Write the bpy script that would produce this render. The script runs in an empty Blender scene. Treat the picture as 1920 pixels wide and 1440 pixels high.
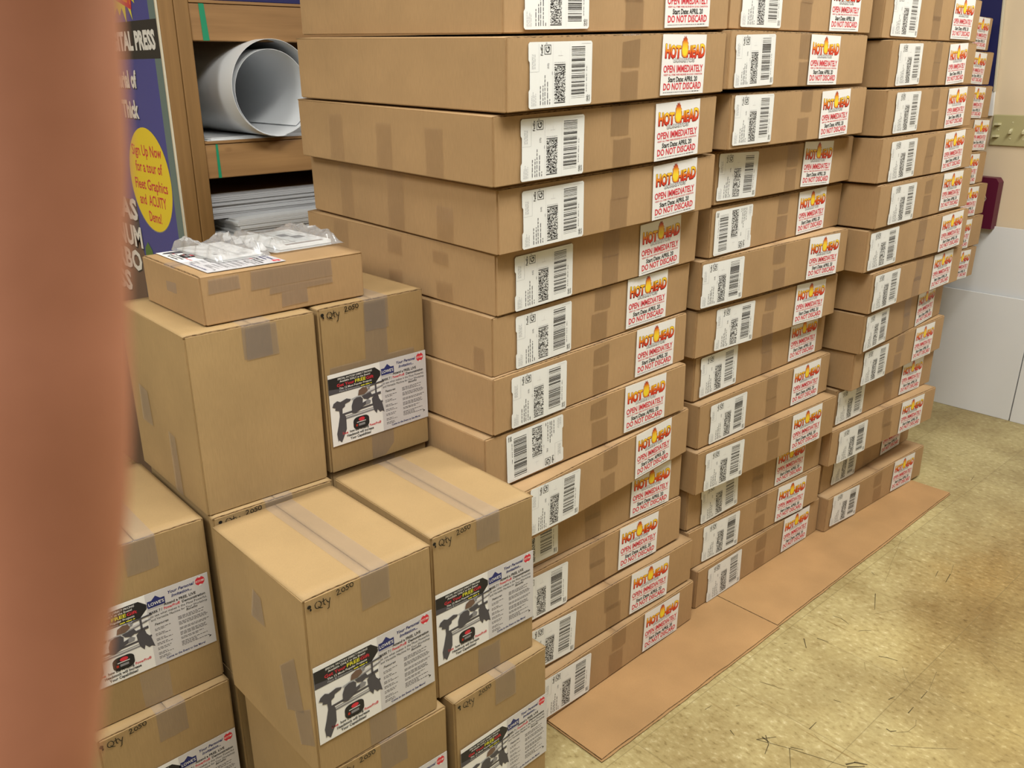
import bpy, bmesh, math, random
from mathutils import Vector, Matrix
random.seed(7)
S = bpy.context.scene
COL = S.collection
R = math.radians

# ------------------------------------------------------------------ camera
cam_d = bpy.data.cameras.new('camera'); cam = bpy.data.objects.new('camera', cam_d); COL.objects.link(cam)
RT = Vector((0.7359231, -0.6770427, -0.0055122)); UP = Vector((0.2332975, 0.2459272, 0.9407933)); FW = Vector((0.6356017, 0.6936375, -0.3389358))
CAMZ = 1.34196
cam.matrix_world = Matrix(((RT.x, UP.x, -FW.x, 0), (RT.y, UP.y, -FW.y, 0), (RT.z, UP.z, -FW.z, CAMZ), (0, 0, 0, 1)))
cam_d.sensor_fit = 'HORIZONTAL'; cam_d.sensor_width = 36; cam_d.lens = 30.961
cam_d.clip_start = 0.01; cam_d.clip_end = 50
cam_d.dof.use_dof = True; cam_d.dof.focus_distance = 1.9; cam_d.dof.aperture_fstop = 15.0
S.camera = cam
# ------------------------------------------------------------------ light
w = bpy.data.worlds.new('world'); S.world = w; w.use_nodes = True
w.node_tree.nodes['Background'].inputs[0].default_value = (1.0, 0.93, 0.80, 1); w.node_tree.nodes['Background'].inputs[1].default_value = 0.25
def area(name, loc, size, power, col=(1.0, 0.985, 0.93), rot=(0, 0, 0)):
    l = bpy.data.lights.new(name, 'AREA'); l.shape = 'RECTANGLE'; l.size, l.size_y = size; l.energy = power; l.color = col
    o = bpy.data.objects.new(name, l); o.location = loc; o.rotation_euler = rot; COL.objects.link(o); return o
area('fluorescent_light', (0.6, 0.40, 2.72), (1.25, 0.6), 46)
area('fluorescent_light', (2.6, 0.15, 2.72), (1.25, 0.6), 44)
area('fluorescent_light', (-1.0, -0.4, 2.72), (1.25, 0.6), 20)
area('fluorescent_light', (-1.4, 1.3, 2.72), (1.25, 0.6), 50)
area('fluorescent_light', (0.8, -2.2, 2.72), (1.25, 0.6), 6)
S.view_settings.view_transform = 'Standard'; S.view_settings.look = 'None'; S.view_settings.gamma = 1; S.view_settings.exposure = 0.17
try: S.view_settings.use_curve_mapping = False
except Exception: pass

# ------------------------------------------------------------------ materials
def srgb(r, g, b):
    f = lambda c: (c/255/12.92) if c <= 10 else ((c/255+0.055)/1.055)**2.4
    return (f(r), f(g), f(b), 1)
def base(name):
    m = bpy.data.materials.new(name); m.use_nodes = True; nt = m.node_tree
    return m, nt, nt.nodes['Principled BSDF'], nt.nodes, nt.links
def plain(name, col, rough=0.6, spec=0.3, metal=0):
    m, nt, b, N, K = base(name); b.inputs['Base Color'].default_value = col; b.inputs['Roughness'].default_value = rough
    b.inputs['Specular IOR Level'].default_value = spec; b.inputs['Metallic'].default_value = metal; return m
def noise(N, scale, detail=3, rough=0.5): 
    n = N.new('ShaderNodeTexNoise'); n.inputs['Scale'].default_value = scale; n.inputs['Detail'].default_value = detail; n.inputs['Roughness'].default_value = rough; return n
def mapping(N, K, src, scale=(1, 1, 1), rot=(0, 0, 0), loc=(0, 0, 0)):
    m = N.new('ShaderNodeMapping'); m.inputs['Scale'].default_value = scale; m.inputs['Rotation'].default_value = rot; m.inputs['Location'].default_value = loc
    K.new(src, m.inputs['Vector']); return m
def ramp(N, K, src, stops):
    r = N.new('ShaderNodeValToRGB'); e = r.color_ramp.elements
    while len(e) < len(stops): e.new(0.5)
    for q, (p, c) in zip(e, stops): q.position = p; q.color = c
    K.new(src, r.inputs['Fac']); return r
def mixc(N, K, fac, a, b, mode='MIX'):
    m = N.new('ShaderNodeMix'); m.data_type = 'RGBA'; m.blend_type = mode
    for s, v in ((m.inputs[0], fac), (m.inputs[6], a), (m.inputs[7], b)):
        if hasattr(v, 'links'): K.new(v, s)
        else: s.default_value = v
    return m.outputs[2]
def math_(N, K, op, a, b=None, c=None):
    m = N.new('ShaderNodeMath'); m.operation = op
    for s, v in zip(m.inputs, (a, b, c)):
        if v is None: continue
        if hasattr(v, 'links'): K.new(v, s)
        else: s.default_value = v
    return m.outputs[0]
def bump(N, K, b, h, strength=0.2, dist=0.002):
    n = N.new('ShaderNodeBump'); n.inputs['Strength'].default_value = strength; n.inputs['Distance'].default_value = dist
    K.new(h, n.inputs['Height']); K.new(n.outputs[0], b.inputs['Normal'])
GREY = lambda v: (v, v, v, 1)

def cardboard(name, col, var=0.10):
    m, nt, b, N, K = base(name)
    tc = N.new('ShaderNodeTexCoord'); oi = N.new('ShaderNodeObjectInfo')
    n1 = noise(N, 7, 4); K.new(tc.outputs['Object'], n1.inputs['Vector'])
    mp = mapping(N, K, tc.outputs['Object'], (900, 900, 60)); n2 = noise(N, 1, 2); K.new(mp.outputs[0], n2.inputs['Vector'])
    r1 = ramp(N, K, n1.outputs['Fac'], [(0.25, GREY(1-var)), (0.75, GREY(1+var))])
    c = mixc(N, K, 1.0, col, r1.outputs[0], 'MULTIPLY')
    r2 = ramp(N, K, n2.outputs['Fac'], [(0.3, GREY(0.93)), (0.7, GREY(1.05))])
    c = mixc(N, K, 1.0, c, r2.outputs[0], 'MULTIPLY')
    r3 = ramp(N, K, oi.outputs['Random'], [(0, (0.94, 0.93, 0.90, 1)), (1, (1.06, 1.06, 1.07, 1))])
    c = mixc(N, K, 1.0, c, r3.outputs[0], 'MULTIPLY')
    K.new(c, b.inputs['Base Color']); b.inputs['Roughness'].default_value = 0.62; b.inputs['Specular IOR Level'].default_value = 0.25
    n3 = noise(N, 14, 3); K.new(tc.outputs['Object'], n3.inputs['Vector']); bump(N, K, b, n3.outputs['Fac'], 0.12, 0.004)
    return m
KRAFT = (0.400, 0.258, 0.130, 1)
M = {}
M['card'] = cardboard('kraft_cardboard', KRAFT)
M['card2'] = cardboard('kraft_cardboard_dark', (0.360, 0.245, 0.117, 1))
M['sheet'] = cardboard('kraft_sheet', (0.385, 0.228, 0.100, 1), 0.13)
def flute():
    m, nt, b, N, K = base('corrugated_edge'); tc = N.new('ShaderNodeTexCoord')
    mp = mapping(N, K, tc.outputs['Object'], (110, 110, 500)); wv = noise(N, 1.0, 3, 0.6); K.new(mp.outputs[0], wv.inputs['Vector'])
    r = ramp(N, K, wv.outputs['Fac'], [(0.36, (0.10, 0.06, 0.025, 1)), (0.56, (0.36, 0.235, 0.115, 1))])
    K.new(r.outputs[0], b.inputs['Base Color']); b.inputs['Roughness'].default_value = 0.9; return m
M['flute'] = flute()
def tape(name, tint, haze=0.10, gloss=0.10):
    m, nt, b, N, K = base(name); N.remove(b); out = N['Material Output']
    tr = N.new('ShaderNodeBsdfTransparent'); tr.inputs[0].default_value = tint
    df = N.new('ShaderNodeBsdfDiffuse'); df.inputs[0].default_value = (0.56, 0.51, 0.50, 1)
    gl = N.new('ShaderNodeBsdfGlossy'); gl.inputs['Roughness'].default_value = 0.22
    m1 = N.new('ShaderNodeMixShader'); m1.inputs[0].default_value = haze; K.new(tr.outputs[0], m1.inputs[1]); K.new(df.outputs[0], m1.inputs[2])
    m2 = N.new('ShaderNodeMixShader'); K.new(m1.outputs[0], m2.inputs[1]); K.new(gl.outputs[0], m2.inputs[2])
    fr = N.new('ShaderNodeFresnel'); fr.inputs[0].default_value = 1.4
    K.new(math_(N, K, 'MULTIPLY_ADD', fr.outputs[0], 0.35, gloss*0.1), m2.inputs[0])
    tc = N.new('ShaderNodeTexCoord'); n = noise(N, 30, 4); K.new(tc.outputs['Object'], n.inputs['Vector'])
    bp = N.new('ShaderNodeBump'); bp.inputs['Strength'].default_value = 0.3; bp.inputs['Distance'].default_value = 0.003; K.new(n.outputs['Fac'], bp.inputs['Height']); K.new(bp.outputs[0], gl.inputs['Normal'])
    K.new(m2.outputs[0], out.inputs['Surface']); return m
M['tape'] = tape('clear_packing_tape', (0.985, 0.972, 0.955, 1), 0.02)
M['tape2'] = tape('hazy_packing_tape', (0.975, 0.98, 1.0, 1), 0.12)
def plastic():
    m, nt, b, N, K = base('clear_plastic_film'); N.remove(b); out = N['Material Output']
    tr = N.new('ShaderNodeBsdfTransparent'); tr.inputs[0].default_value = (0.985, 0.985, 0.99, 1)
    gl = N.new('ShaderNodeBsdfGlossy'); gl.inputs['Roughness'].default_value = 0.16
    fr = N.new('ShaderNodeFresnel'); fr.inputs[0].default_value = 1.5
    mx = N.new('ShaderNodeMixShader'); K.new(math_(N, K, 'MULTIPLY_ADD', fr.outputs[0], 0.8, 0.02), mx.inputs[0]); K.new(gl.outputs[0], mx.inputs[2])
    df = N.new('ShaderNodeBsdfDiffuse'); df.inputs[0].default_value = (0.9, 0.9, 0.91, 1); m0 = N.new('ShaderNodeMixShader'); m0.inputs[0].default_value = 0.22
    K.new(tr.outputs[0], m0.inputs[1]); K.new(df.outputs[0], m0.inputs[2]); K.new(m0.outputs[0], mx.inputs[1])
    K.new(mx.outputs[0], out.inputs['Surface']); return m
M['film'] = plastic()
M['paper'] = plain('label_paper', (0.77, 0.79, 0.78, 1), 0.45, 0.35)
M['white'] = plain('white_paper', (0.80, 0.80, 0.79, 1), 0.55)
M['lgrey'] = plain('ink_pale_grey', (0.60, 0.59, 0.61, 1), 0.4)
M['dash'] = plain('ink_light_print', (0.42, 0.43, 0.45, 1))
M['black'] = plain('ink_black', (0.020, 0.020, 0.022, 1), 0.5)
M['dgrey'] = plain('ink_dark_grey', (0.075, 0.072, 0.085, 1), 0.5)
M['mgrey'] = plain('ink_mid_grey', (0.24, 0.24, 0.26, 1), 0.5)
M['red'] = plain('ink_red', (0.62, 0.035, 0.055, 1), 0.5)
M['dred'] = plain('ink_dark_red', (0.42, 0.03, 0.015, 1), 0.5)
M['yellow'] = plain('ink_yellow', (0.86, 0.66, 0.03, 1), 0.5)
M['lemon'] = plain('ink_lemon', (0.72, 0.68, 0.05, 1), 0.5)
M['orange'] = plain('ink_orange', (0.80, 0.25, 0.02, 1), 0.5)
M['navy'] = plain('ink_navy', (0.022, 0.030, 0.15, 1), 0.5)
M['brown'] = plain('ink_brown', (0.16, 0.10, 0.075, 1), 0.5)
M['marker'] = plain('black_marker_ink', (0.012, 0.011, 0.010, 1), 0.5)
M['blue'] = plain('banner_blue', (0.055, 0.062, 0.31, 1), 0.4)
M['teal'] = plain('banner_teal', (0.13, 0.20, 0.20, 1), 0.4)
M['green'] = plain('banner_green', (0.10, 0.20, 0.05, 1), 0.5)
M['sky'] = plain('banner_light_blue', (0.08, 0.25, 0.62, 1), 0.4)
def vgrad(name, z0, z1, stops, rough=0.5):
    m, nt, b, N, K = base(name); tc = N.new('ShaderNodeTexCoord'); sp = N.new('ShaderNodeSeparateXYZ'); K.new(tc.outputs['Object'], sp.inputs[0])
    mr = N.new('ShaderNodeMapRange'); mr.inputs['From Min'].default_value = z0; mr.inputs['From Max'].default_value = z1; K.new(sp.outputs['Z'], mr.inputs['Value'])
    r = ramp(N, K, mr.outputs[0], stops); K.new(r.outputs[0], b.inputs['Base Color']); b.inputs['Roughness'].default_value = rough; return m
M['flame'] = vgrad('ink_flame_letters', 0.0135, 0.0345, [(0.0, (0.60, 0.02, 0.01, 1)), (0.40, (0.72, 0.10, 0.01, 1)), (0.68, (0.82, 0.33, 0.012, 1)), (1.0, (0.86, 0.66, 0.03, 1))])
M['ball'] = vgrad('ink_flame_ball', 0.0135, 0.050, [(0.0, (0.80, 0.26, 0.01, 1)), (0.35, (0.90, 0.68, 0.03, 1)), (0.6, (0.86, 0.48, 0.02, 1)), (0.8, (0.62, 0.10, 0.01, 1)), (1.0, (0.20, 0.02, 0.01, 1))])
def mottled(name, col, scale, amt, rough=0.6, bmp=0.0, spec=0.3):
    m, nt, b, N, K = base(name); tc = N.new('ShaderNodeTexCoord'); n = noise(N, scale, 4); K.new(tc.outputs['Object'], n.inputs['Vector'])
    r = ramp(N, K, n.outputs['Fac'], [(0.3, GREY(1-amt)), (0.7, GREY(1+amt))]); c = mixc(N, K, 1.0, col, r.outputs[0], 'MULTIPLY'); K.new(c, b.inputs['Base Color'])
    b.inputs['Roughness'].default_value = rough; b.inputs['Specular IOR Level'].default_value = spec
    if bmp: bump(N, K, b, n.outputs['Fac'], bmp, 0.002)
    return m
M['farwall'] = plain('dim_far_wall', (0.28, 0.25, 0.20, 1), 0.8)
M['wall'] = mottled('painted_wall', (0.74, 0.61, 0.43, 1), 3, 0.04, 0.7, 0.0)
M['ceil'] = plain('ceiling_white', (0.5, 0.48, 0.45, 1), 0.9)
M['foam'] = mottled('white_foam_board', (0.72, 0.73, 0.73, 1), 2, 0.03, 0.45)
M['foamedge'] = plain('grey_board_edge', (0.50, 0.51, 0.53, 1), 0.8)
M['roll'] = plain('white_roll_paper', (0.76, 0.78, 0.80, 1), 0.5)
M['navypanel'] = plain('navy_panel', (0.018, 0.020, 0.10, 1), 0.5)
M['burgundy'] = plain('burgundy_panel', (0.10, 0.008, 0.03, 1), 0.45)
M['ivory'] = plain('ivory_plastic', (0.46, 0.42, 0.22, 1), 0.35)
M['ivory2'] = plain('ivory_toggle', (0.62, 0.58, 0.36, 1), 0.3)
M['cream'] = plain('cream_edge', (0.62, 0.57, 0.44, 1), 0.6)
M['greentape'] = plain('green_tape', (0.02, 0.26, 0.13, 1), 0.45)
def wood(name, a, b_, axis):
    m, nt, b, N, K = base(name); tc = N.new('ShaderNodeTexCoord')
    sc = {'X': (1.5, 30, 30), 'Z': (30, 30, 1.5)}[axis]
    mp = mapping(N, K, tc.outputs['Object'], sc); n = noise(N, 1.0, 5, 0.6); K.new(mp.outputs[0], n.inputs['Vector'])
    r = ramp(N, K, n.outputs['Fac'], [(0.3, a), (0.7, b_)])
    sk = {'X': (5, 9, 9), 'Z': (9, 9, 5)}[axis]
    mk = mapping(N, K, tc.outputs['Object'], sk); v = N.new('ShaderNodeTexVoronoi'); v.inputs['Scale'].default_value = 1.0; K.new(mk.outputs[0], v.inputs['Vector'])
    rk = ramp(N, K, v.outputs['Distance'], [(0.06, (0.25, 0.16, 0.10, 1)), (0.13, (1, 1, 1, 1))])
    c = mixc(N, K, 1.0, r.outputs[0], rk.outputs[0], 'MULTIPLY'); K.new(c, b.inputs['Base Color']); b.inputs['Roughness'].default_value = 0.6; return m
M['woodx'] = wood('pine_rail', (0.25, 0.13, 0.045, 1), (0.39, 0.215, 0.080, 1), 'X')
M['woodz'] = wood('pine_post', (0.20, 0.105, 0.030, 1), (0.31, 0.165, 0.052, 1), 'Z')
def floor_mat():
    m, nt, b, N, K = base('vinyl_tile_floor'); tc = N.new('ShaderNodeTexCoord'); P = tc.outputs['Object']
    mp = mapping(N, K, P, (1, 1, 1), loc=(-1.806, -0.615, 0)); sp = N.new('ShaderNodeSeparateXYZ'); K.new(mp.outputs[0], sp.inputs[0])
    def seam(o):
        q = math_(N, K, 'DIVIDE', o, 0.3055); fl = math_(N, K, 'FLOOR', q); fr = math_(N, K, 'SUBTRACT', q, fl)
        d = math_(N, K, 'ABSOLUTE', math_(N, K, 'SUBTRACT', fr, 0.5)); return fl, math_(N, K, 'GREATER_THAN', d, 0.4965)
    fx, sx = seam(sp.outputs['X']); fy, sy = seam(sp.outputs['Y'])
    cx = N.new('ShaderNodeCombineXYZ'); K.new(fx, cx.inputs[0]); K.new(fy, cx.inputs[1]); wn = N.new('ShaderNodeTexWhiteNoise'); K.new(cx.outputs[0], wn.inputs['Vector'])
    tilec = ramp(N, K, wn.outputs['Value'], [(0, GREY(0.94)), (1, GREY(1.05))])
    mm = mapping(N, K, P, (1.0, 0.62, 1), rot=(0, 0, R(15))); n1 = noise(N, 95, 4, 0.62); K.new(mm.outputs[0], n1.inputs['Vector'])
    flecks = ramp(N, K, n1.outputs['Fac'], [(0.27, (0.25, 0.19, 0.075, 1)), (0.42, (0.43, 0.355, 0.165, 1)), (0.58, (0.485, 0.41, 0.20, 1)), (0.74, (0.70, 0.63, 0.39, 1))])
    c = mixc(N, K, 1.0, flecks.outputs[0], tilec.outputs[0], 'MULTIPLY')
    n2 = noise(N, 2.2, 5, 0.65); K.new(P, n2.inputs['Vector'])
    dirt = ramp(N, K, n2.outputs['Fac'], [(0.36, (0.50, 0.42, 0.32, 1)), (0.60, (1, 1, 1, 1))])
    # worn, dirty walking lane
    g = mapping(N, K, P, (1/0.55, 1/0.26, 1), loc=(-2.42/0.55, -0.66/0.26, 0)); ln = N.new('ShaderNodeVectorMath'); ln.operation = 'LENGTH'; K.new(g.outputs[0], ln.inputs[0])
    n4 = noise(N, 9, 5, 0.7); K.new(P, n4.inputs['Vector'])
    lane = math_(N, K, 'MULTIPLY_ADD', n4.outputs['Fac'], -1.3, math_(N, K, 'SUBTRACT', 1.65, ln.outputs['Value']))
    lr = ramp(N, K, lane, [(0.0, (1, 1, 1, 1)), (0.9, (0.72, 0.61, 0.48, 1))])
    c = mixc(N, K, 0.75, c, mixc(N, K, 1.0, c, dirt.outputs[0], 'MULTIPLY'))
    c = mixc(N, K, 1.0, c, lr.outputs[0], 'MULTIPLY')
    g2 = mapping(N, K, P, (1/1.5, 1/0.75, 1), loc=(-2.35/1.5, -0.05/0.75, 0)); l2 = N.new('ShaderNodeVectorMath'); l2.operation = 'LENGTH'; K.new(g2.outputs[0], l2.inputs[0])
    n5 = noise(N, 4, 5, 0.65); K.new(P, n5.inputs['Vector'])
    yel = ramp(N, K, math_(N, K, 'MULTIPLY_ADD', n5.outputs['Fac'], -0.9, math_(N, K, 'SUBTRACT', 1.55, l2.outputs['Value'])), [(0.0, (1, 1, 1, 1)), (0.8, (0.90, 0.80, 0.60, 1))])
    c = mixc(N, K, 1.0, c, yel.outputs[0], 'MULTIPLY')
    # scuff streaks in two directions
    for rot, sc in ((R(55), 1.0), (R(-30), 1.3), (R(10), 0.9)):
        ms = mapping(N, K, P, (60*sc, 3.5*sc, 1), rot=(0, 0, rot)); ns = noise(N, 1, 2); K.new(ms.outputs[0], ns.inputs['Vector'])
        rs = ramp(N, K, ns.outputs['Fac'], [(0.69, (1, 1, 1, 1)), (0.79, (0.66, 0.57, 0.44, 1))]); c = mixc(N, K, 1.0, c, rs.outputs[0], 'MULTIPLY')
    sm = math_(N, K, 'MAXIMUM', sx, sy)
    c = mixc(N, K, math_(N, K, 'MULTIPLY', sm, 0.45), c, (0.16, 0.12, 0.05, 1))
    K.new(c, b.inputs['Base Color']); b.inputs['Roughness'].default_value = 0.42; b.inputs['Specular IOR Level'].default_value = 0.35
    return m
M['floor'] = floor_mat()
M['scuff'] = plain('floor_scuff', (0.075, 0.055, 0.022, 1), 0.8)
M['scuff2'] = plain('floor_scuff_faint', (0.20, 0.15, 0.065, 1), 0.8)
def skin():
    m, nt, b, N, K = base('skin'); tc = N.new('ShaderNodeTexCoord'); n = noise(N, 400, 3); K.new(tc.outputs['Object'], n.inputs['Vector'])
    r = ramp(N, K, n.outputs['Fac'], [(0.3, (0.50, 0.205, 0.116, 1)), (0.7, (0.53, 0.220, 0.126, 1))]); K.new(r.outputs[0], b.inputs['Base Color'])
    b.inputs['Roughness'].default_value = 0.55; b.inputs['Subsurface Weight'].default_value = 0.0; return m
M['skin'] = skin(); M['nail'] = plain('fingernail', (0.60, 0.34, 0.27, 1), 0.3)

# ------------------------------------------------------------------ helpers
def link(name, me, parent=None, loc=None, rot=None):
    o = bpy.data.objects.new(name, me); COL.objects.link(o)
    if parent is not None: o.parent = parent
    if loc is not None: o.location = loc
    if rot is not None: o.rotation_euler = rot
    return o
def tag(o, label=None, cat=None, group=None, kind=None):
    for k, v in (('label', label), ('category', cat), ('group', group), ('kind', kind)):
        if v: o[k] = v
    return o
def empty(name, mw): 
    o = bpy.data.objects.new(name, None); COL.objects.link(o); o.empty_display_size = 0.05; o.matrix_world = mw; return o
def mesh_of(bm, name, mats):
    me = bpy.data.meshes.new(name); bm.to_mesh(me); bm.free()
    for m in mats: me.materials.append(M[m])
    return me
def bbox_add(bm, lo, hi, bev=0.0, seg=2, mi=0, edges=None):
    vs = [bm.verts.new((x, y, z)) for z in (lo[2], hi[2]) for y in (lo[1], hi[1]) for x in (lo[0], hi[0])]
    F = [(0, 2, 3, 1), (4, 5, 7, 6), (0, 1, 5, 4), (2, 6, 7, 3), (0, 4, 6, 2), (1, 3, 7, 5)]
    fs = [bm.faces.new([vs[i] for i in f]) for f in F]
    for f in fs: f.material_index = mi
    if bev:
        es = list({e for f in fs for e in f.edges})
        if edges: es = [e for e in es if edges(e)]
        r = bmesh.ops.bevel(bm, geom=es, offset=bev, segments=seg, affect='EDGES', profile=0.6)
        for f in r['faces']: f.material_index = mi; f.smooth = True
    return vs
def boxmesh(name, lo, hi, mats, bev=0.0, seg=2):
    bm = bmesh.new(); bbox_add(bm, lo, hi, bev, seg); return mesh_of(bm, name, mats)
def frame(o, yaw, a=0.0, b=0.0, shift=(0, 0)):
    ux = Vector((math.cos(R(yaw)), math.sin(R(yaw)), a)).normalized(); vy = Vector((-math.sin(R(yaw)), math.cos(R(yaw)), b)); vy -= ux*ux.dot(vy); vy.normalize(); n = ux.cross(vy)
    p = Vector(o)+ux*shift[0]+vy*shift[1]
    return Matrix(((ux.x, vy.x, n.x, p.x), (ux.y, vy.y, n.y, p.y), (ux.z, vy.z, n.z, p.z), (0, 0, 0, 1)))

# ---- flat printing: text comes from the built-in font, turned into faces
_g = {}
def _font(txt, bold, shear):
    cu = bpy.data.curves.new('t', 'FONT'); cu.body = txt; cu.size = 1; cu.offset = bold; cu.shear = shear; cu.resolution_u = 2
    o = bpy.data.objects.new('t', cu); COL.objects.link(o); dg = bpy.context.evaluated_depsgraph_get()
    me = bpy.data.meshes.new_from_object(o.evaluated_get(dg)); V = [(v.co.x, v.co.y) for v in me.vertices]; F = [tuple(p.vertices) for p in me.polygons]
    bpy.data.objects.remove(o); bpy.data.curves.remove(cu); bpy.data.meshes.remove(me); return V, F
def glyph(txt, bold=0.0, shear=0.0):
    k = (txt, bold, shear)
    if k not in _g: _g[k] = _font(txt, bold, shear)
    return _g[k]
_Hv = glyph('H')[0]; CAP = max(v[1] for v in _Hv)
EPS = 0.00013
class Print:
    """collects flat shapes in x (right) and z (up) on layers; faces look along -y"""
    def __init__(s): s.v = []; s.f = []; s.m = []; s.mats = []
    def mi(s, m):
        if m not in s.mats: s.mats.append(m)
        return s.mats.index(m)
    def poly(s, pts, mat, layer=1):
        a = sum(p[0]*q[1]-q[0]*p[1] for p, q in zip(pts, pts[1:]+pts[:1]))
        if a < 0: pts = pts[::-1]
        n = len(s.v); s.v += [(x, -0.0003-EPS*layer, z) for x, z in pts]; s.f.append(tuple(range(n, n+len(pts)))); s.m.append(s.mi(mat))
    def rect(s, x0, z0, x1, z1, mat, layer=1): s.poly([(x0, z0), (x1, z0), (x1, z1), (x0, z1)], mat, layer)
    def ell(s, cx, cz, rx, rz, mat, layer=1, n=28): s.poly([(cx+rx*math.cos(2*math.pi*i/n), cz+rz*math.sin(2*math.pi*i/n)) for i in range(n)], mat, layer)
    def plate(s, pts, mat):
        a = sum(p[0]*q[1]-q[0]*p[1] for p, q in zip(pts, pts[1:]+pts[:1]))
        if a < 0: pts = pts[::-1]
        s.poly(pts, mat, 0); n = len(s.v); k = len(pts); s.v += [(x, 0, z) for x, z in pts]
        for i in range(k): j = (i+1) % k; s.f.append((n-k+i, n+i, n+j, n-k+j)); s.m.append(s.mi(mat))
    def text(s, t, x, z, h, mat, layer=2, w=None, align='C', rot=0, bold=0.012, shear=0.0, warp=None):
        V, F = glyph(t, bold, shear)
        if not V: return
        x0 = min(v[0] for v in V); x1 = max(v[0] for v in V); sy = h/CAP; sx = (w/(x1-x0)) if w else sy*0.92
        off = {'L': x0, 'C': (x0+x1)/2, 'R': x1}[align]; n = len(s.v); c, q = math.cos(R(rot)), math.sin(R(rot))
        for a, b in V:
            a = (a-off)*sx; b = b*sy
            if warp: a, b = warp(a, b)
            s.v.append((x+a*c-b*q, -0.0003-EPS*layer, z+a*q+b*c))
        k = s.mi(mat)
        for f in F:
            p = [s.v[n+i] for i in f]; ar = sum(p[i][0]*p[(i+1) % len(p)][2]-p[(i+1) % len(p)][0]*p[i][2] for i in range(len(p)))
            f = tuple(n+i for i in f); s.f.append(f if ar > 0 else f[::-1]); s.m.append(k)
    def dashes(s, x0, x1, z, h, mat, rnd, layer=2, vert=False):
        x = x0
        while x < x1:
            l = min(rnd.uniform(2.0, 6)*h, x1-x)
            if vert: s.rect(z-h/2, x, z+h/2, x+l, mat, layer)
            else: s.rect(x, z-h/2, x+l, z+h/2, mat, layer)
            x += l+h*1.1
    def stroke(s, pts, wd, mat, layer=2):
        for p, q in zip(pts, pts[1:]):
            d = math.hypot(q[0]-p[0], q[1]-p[1]) or 1e-9; ex, ez = (q[0]-p[0])/d, (q[1]-p[1])/d; nx, nz = -ez*wd/2, ex*wd/2; e = wd*0.3
            s.poly([(p[0]-ex*e+nx, p[1]-ez*e+nz), (p[0]-ex*e-nx, p[1]-ez*e-nz), (q[0]+ex*e-nx, q[1]+ez*e-nz), (q[0]+ex*e+nx, q[1]+ez*e+nz)], mat, layer)
    def mesh(s, name):
        me = bpy.data.meshes.new(name); me.from_pydata(s.v, [], s.f)
        for m in s.mats: me.materials.append(M[m])
        me.polygons.foreach_set('material_index', s.m); me.update(); return me
def rrect(w, h, r, n=4):
    P = []
    for cx, cz, a in ((w/2-r, h/2-r, 0), (-w/2+r, h/2-r, 90), (-w/2+r, -h/2+r, 180), (w/2-r, -h/2+r, 270)):
        for i in range(n+1): t = R(a+90*i/n); P.append((cx+r*math.cos(t), cz+r*math.sin(t)))
    return P

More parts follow.
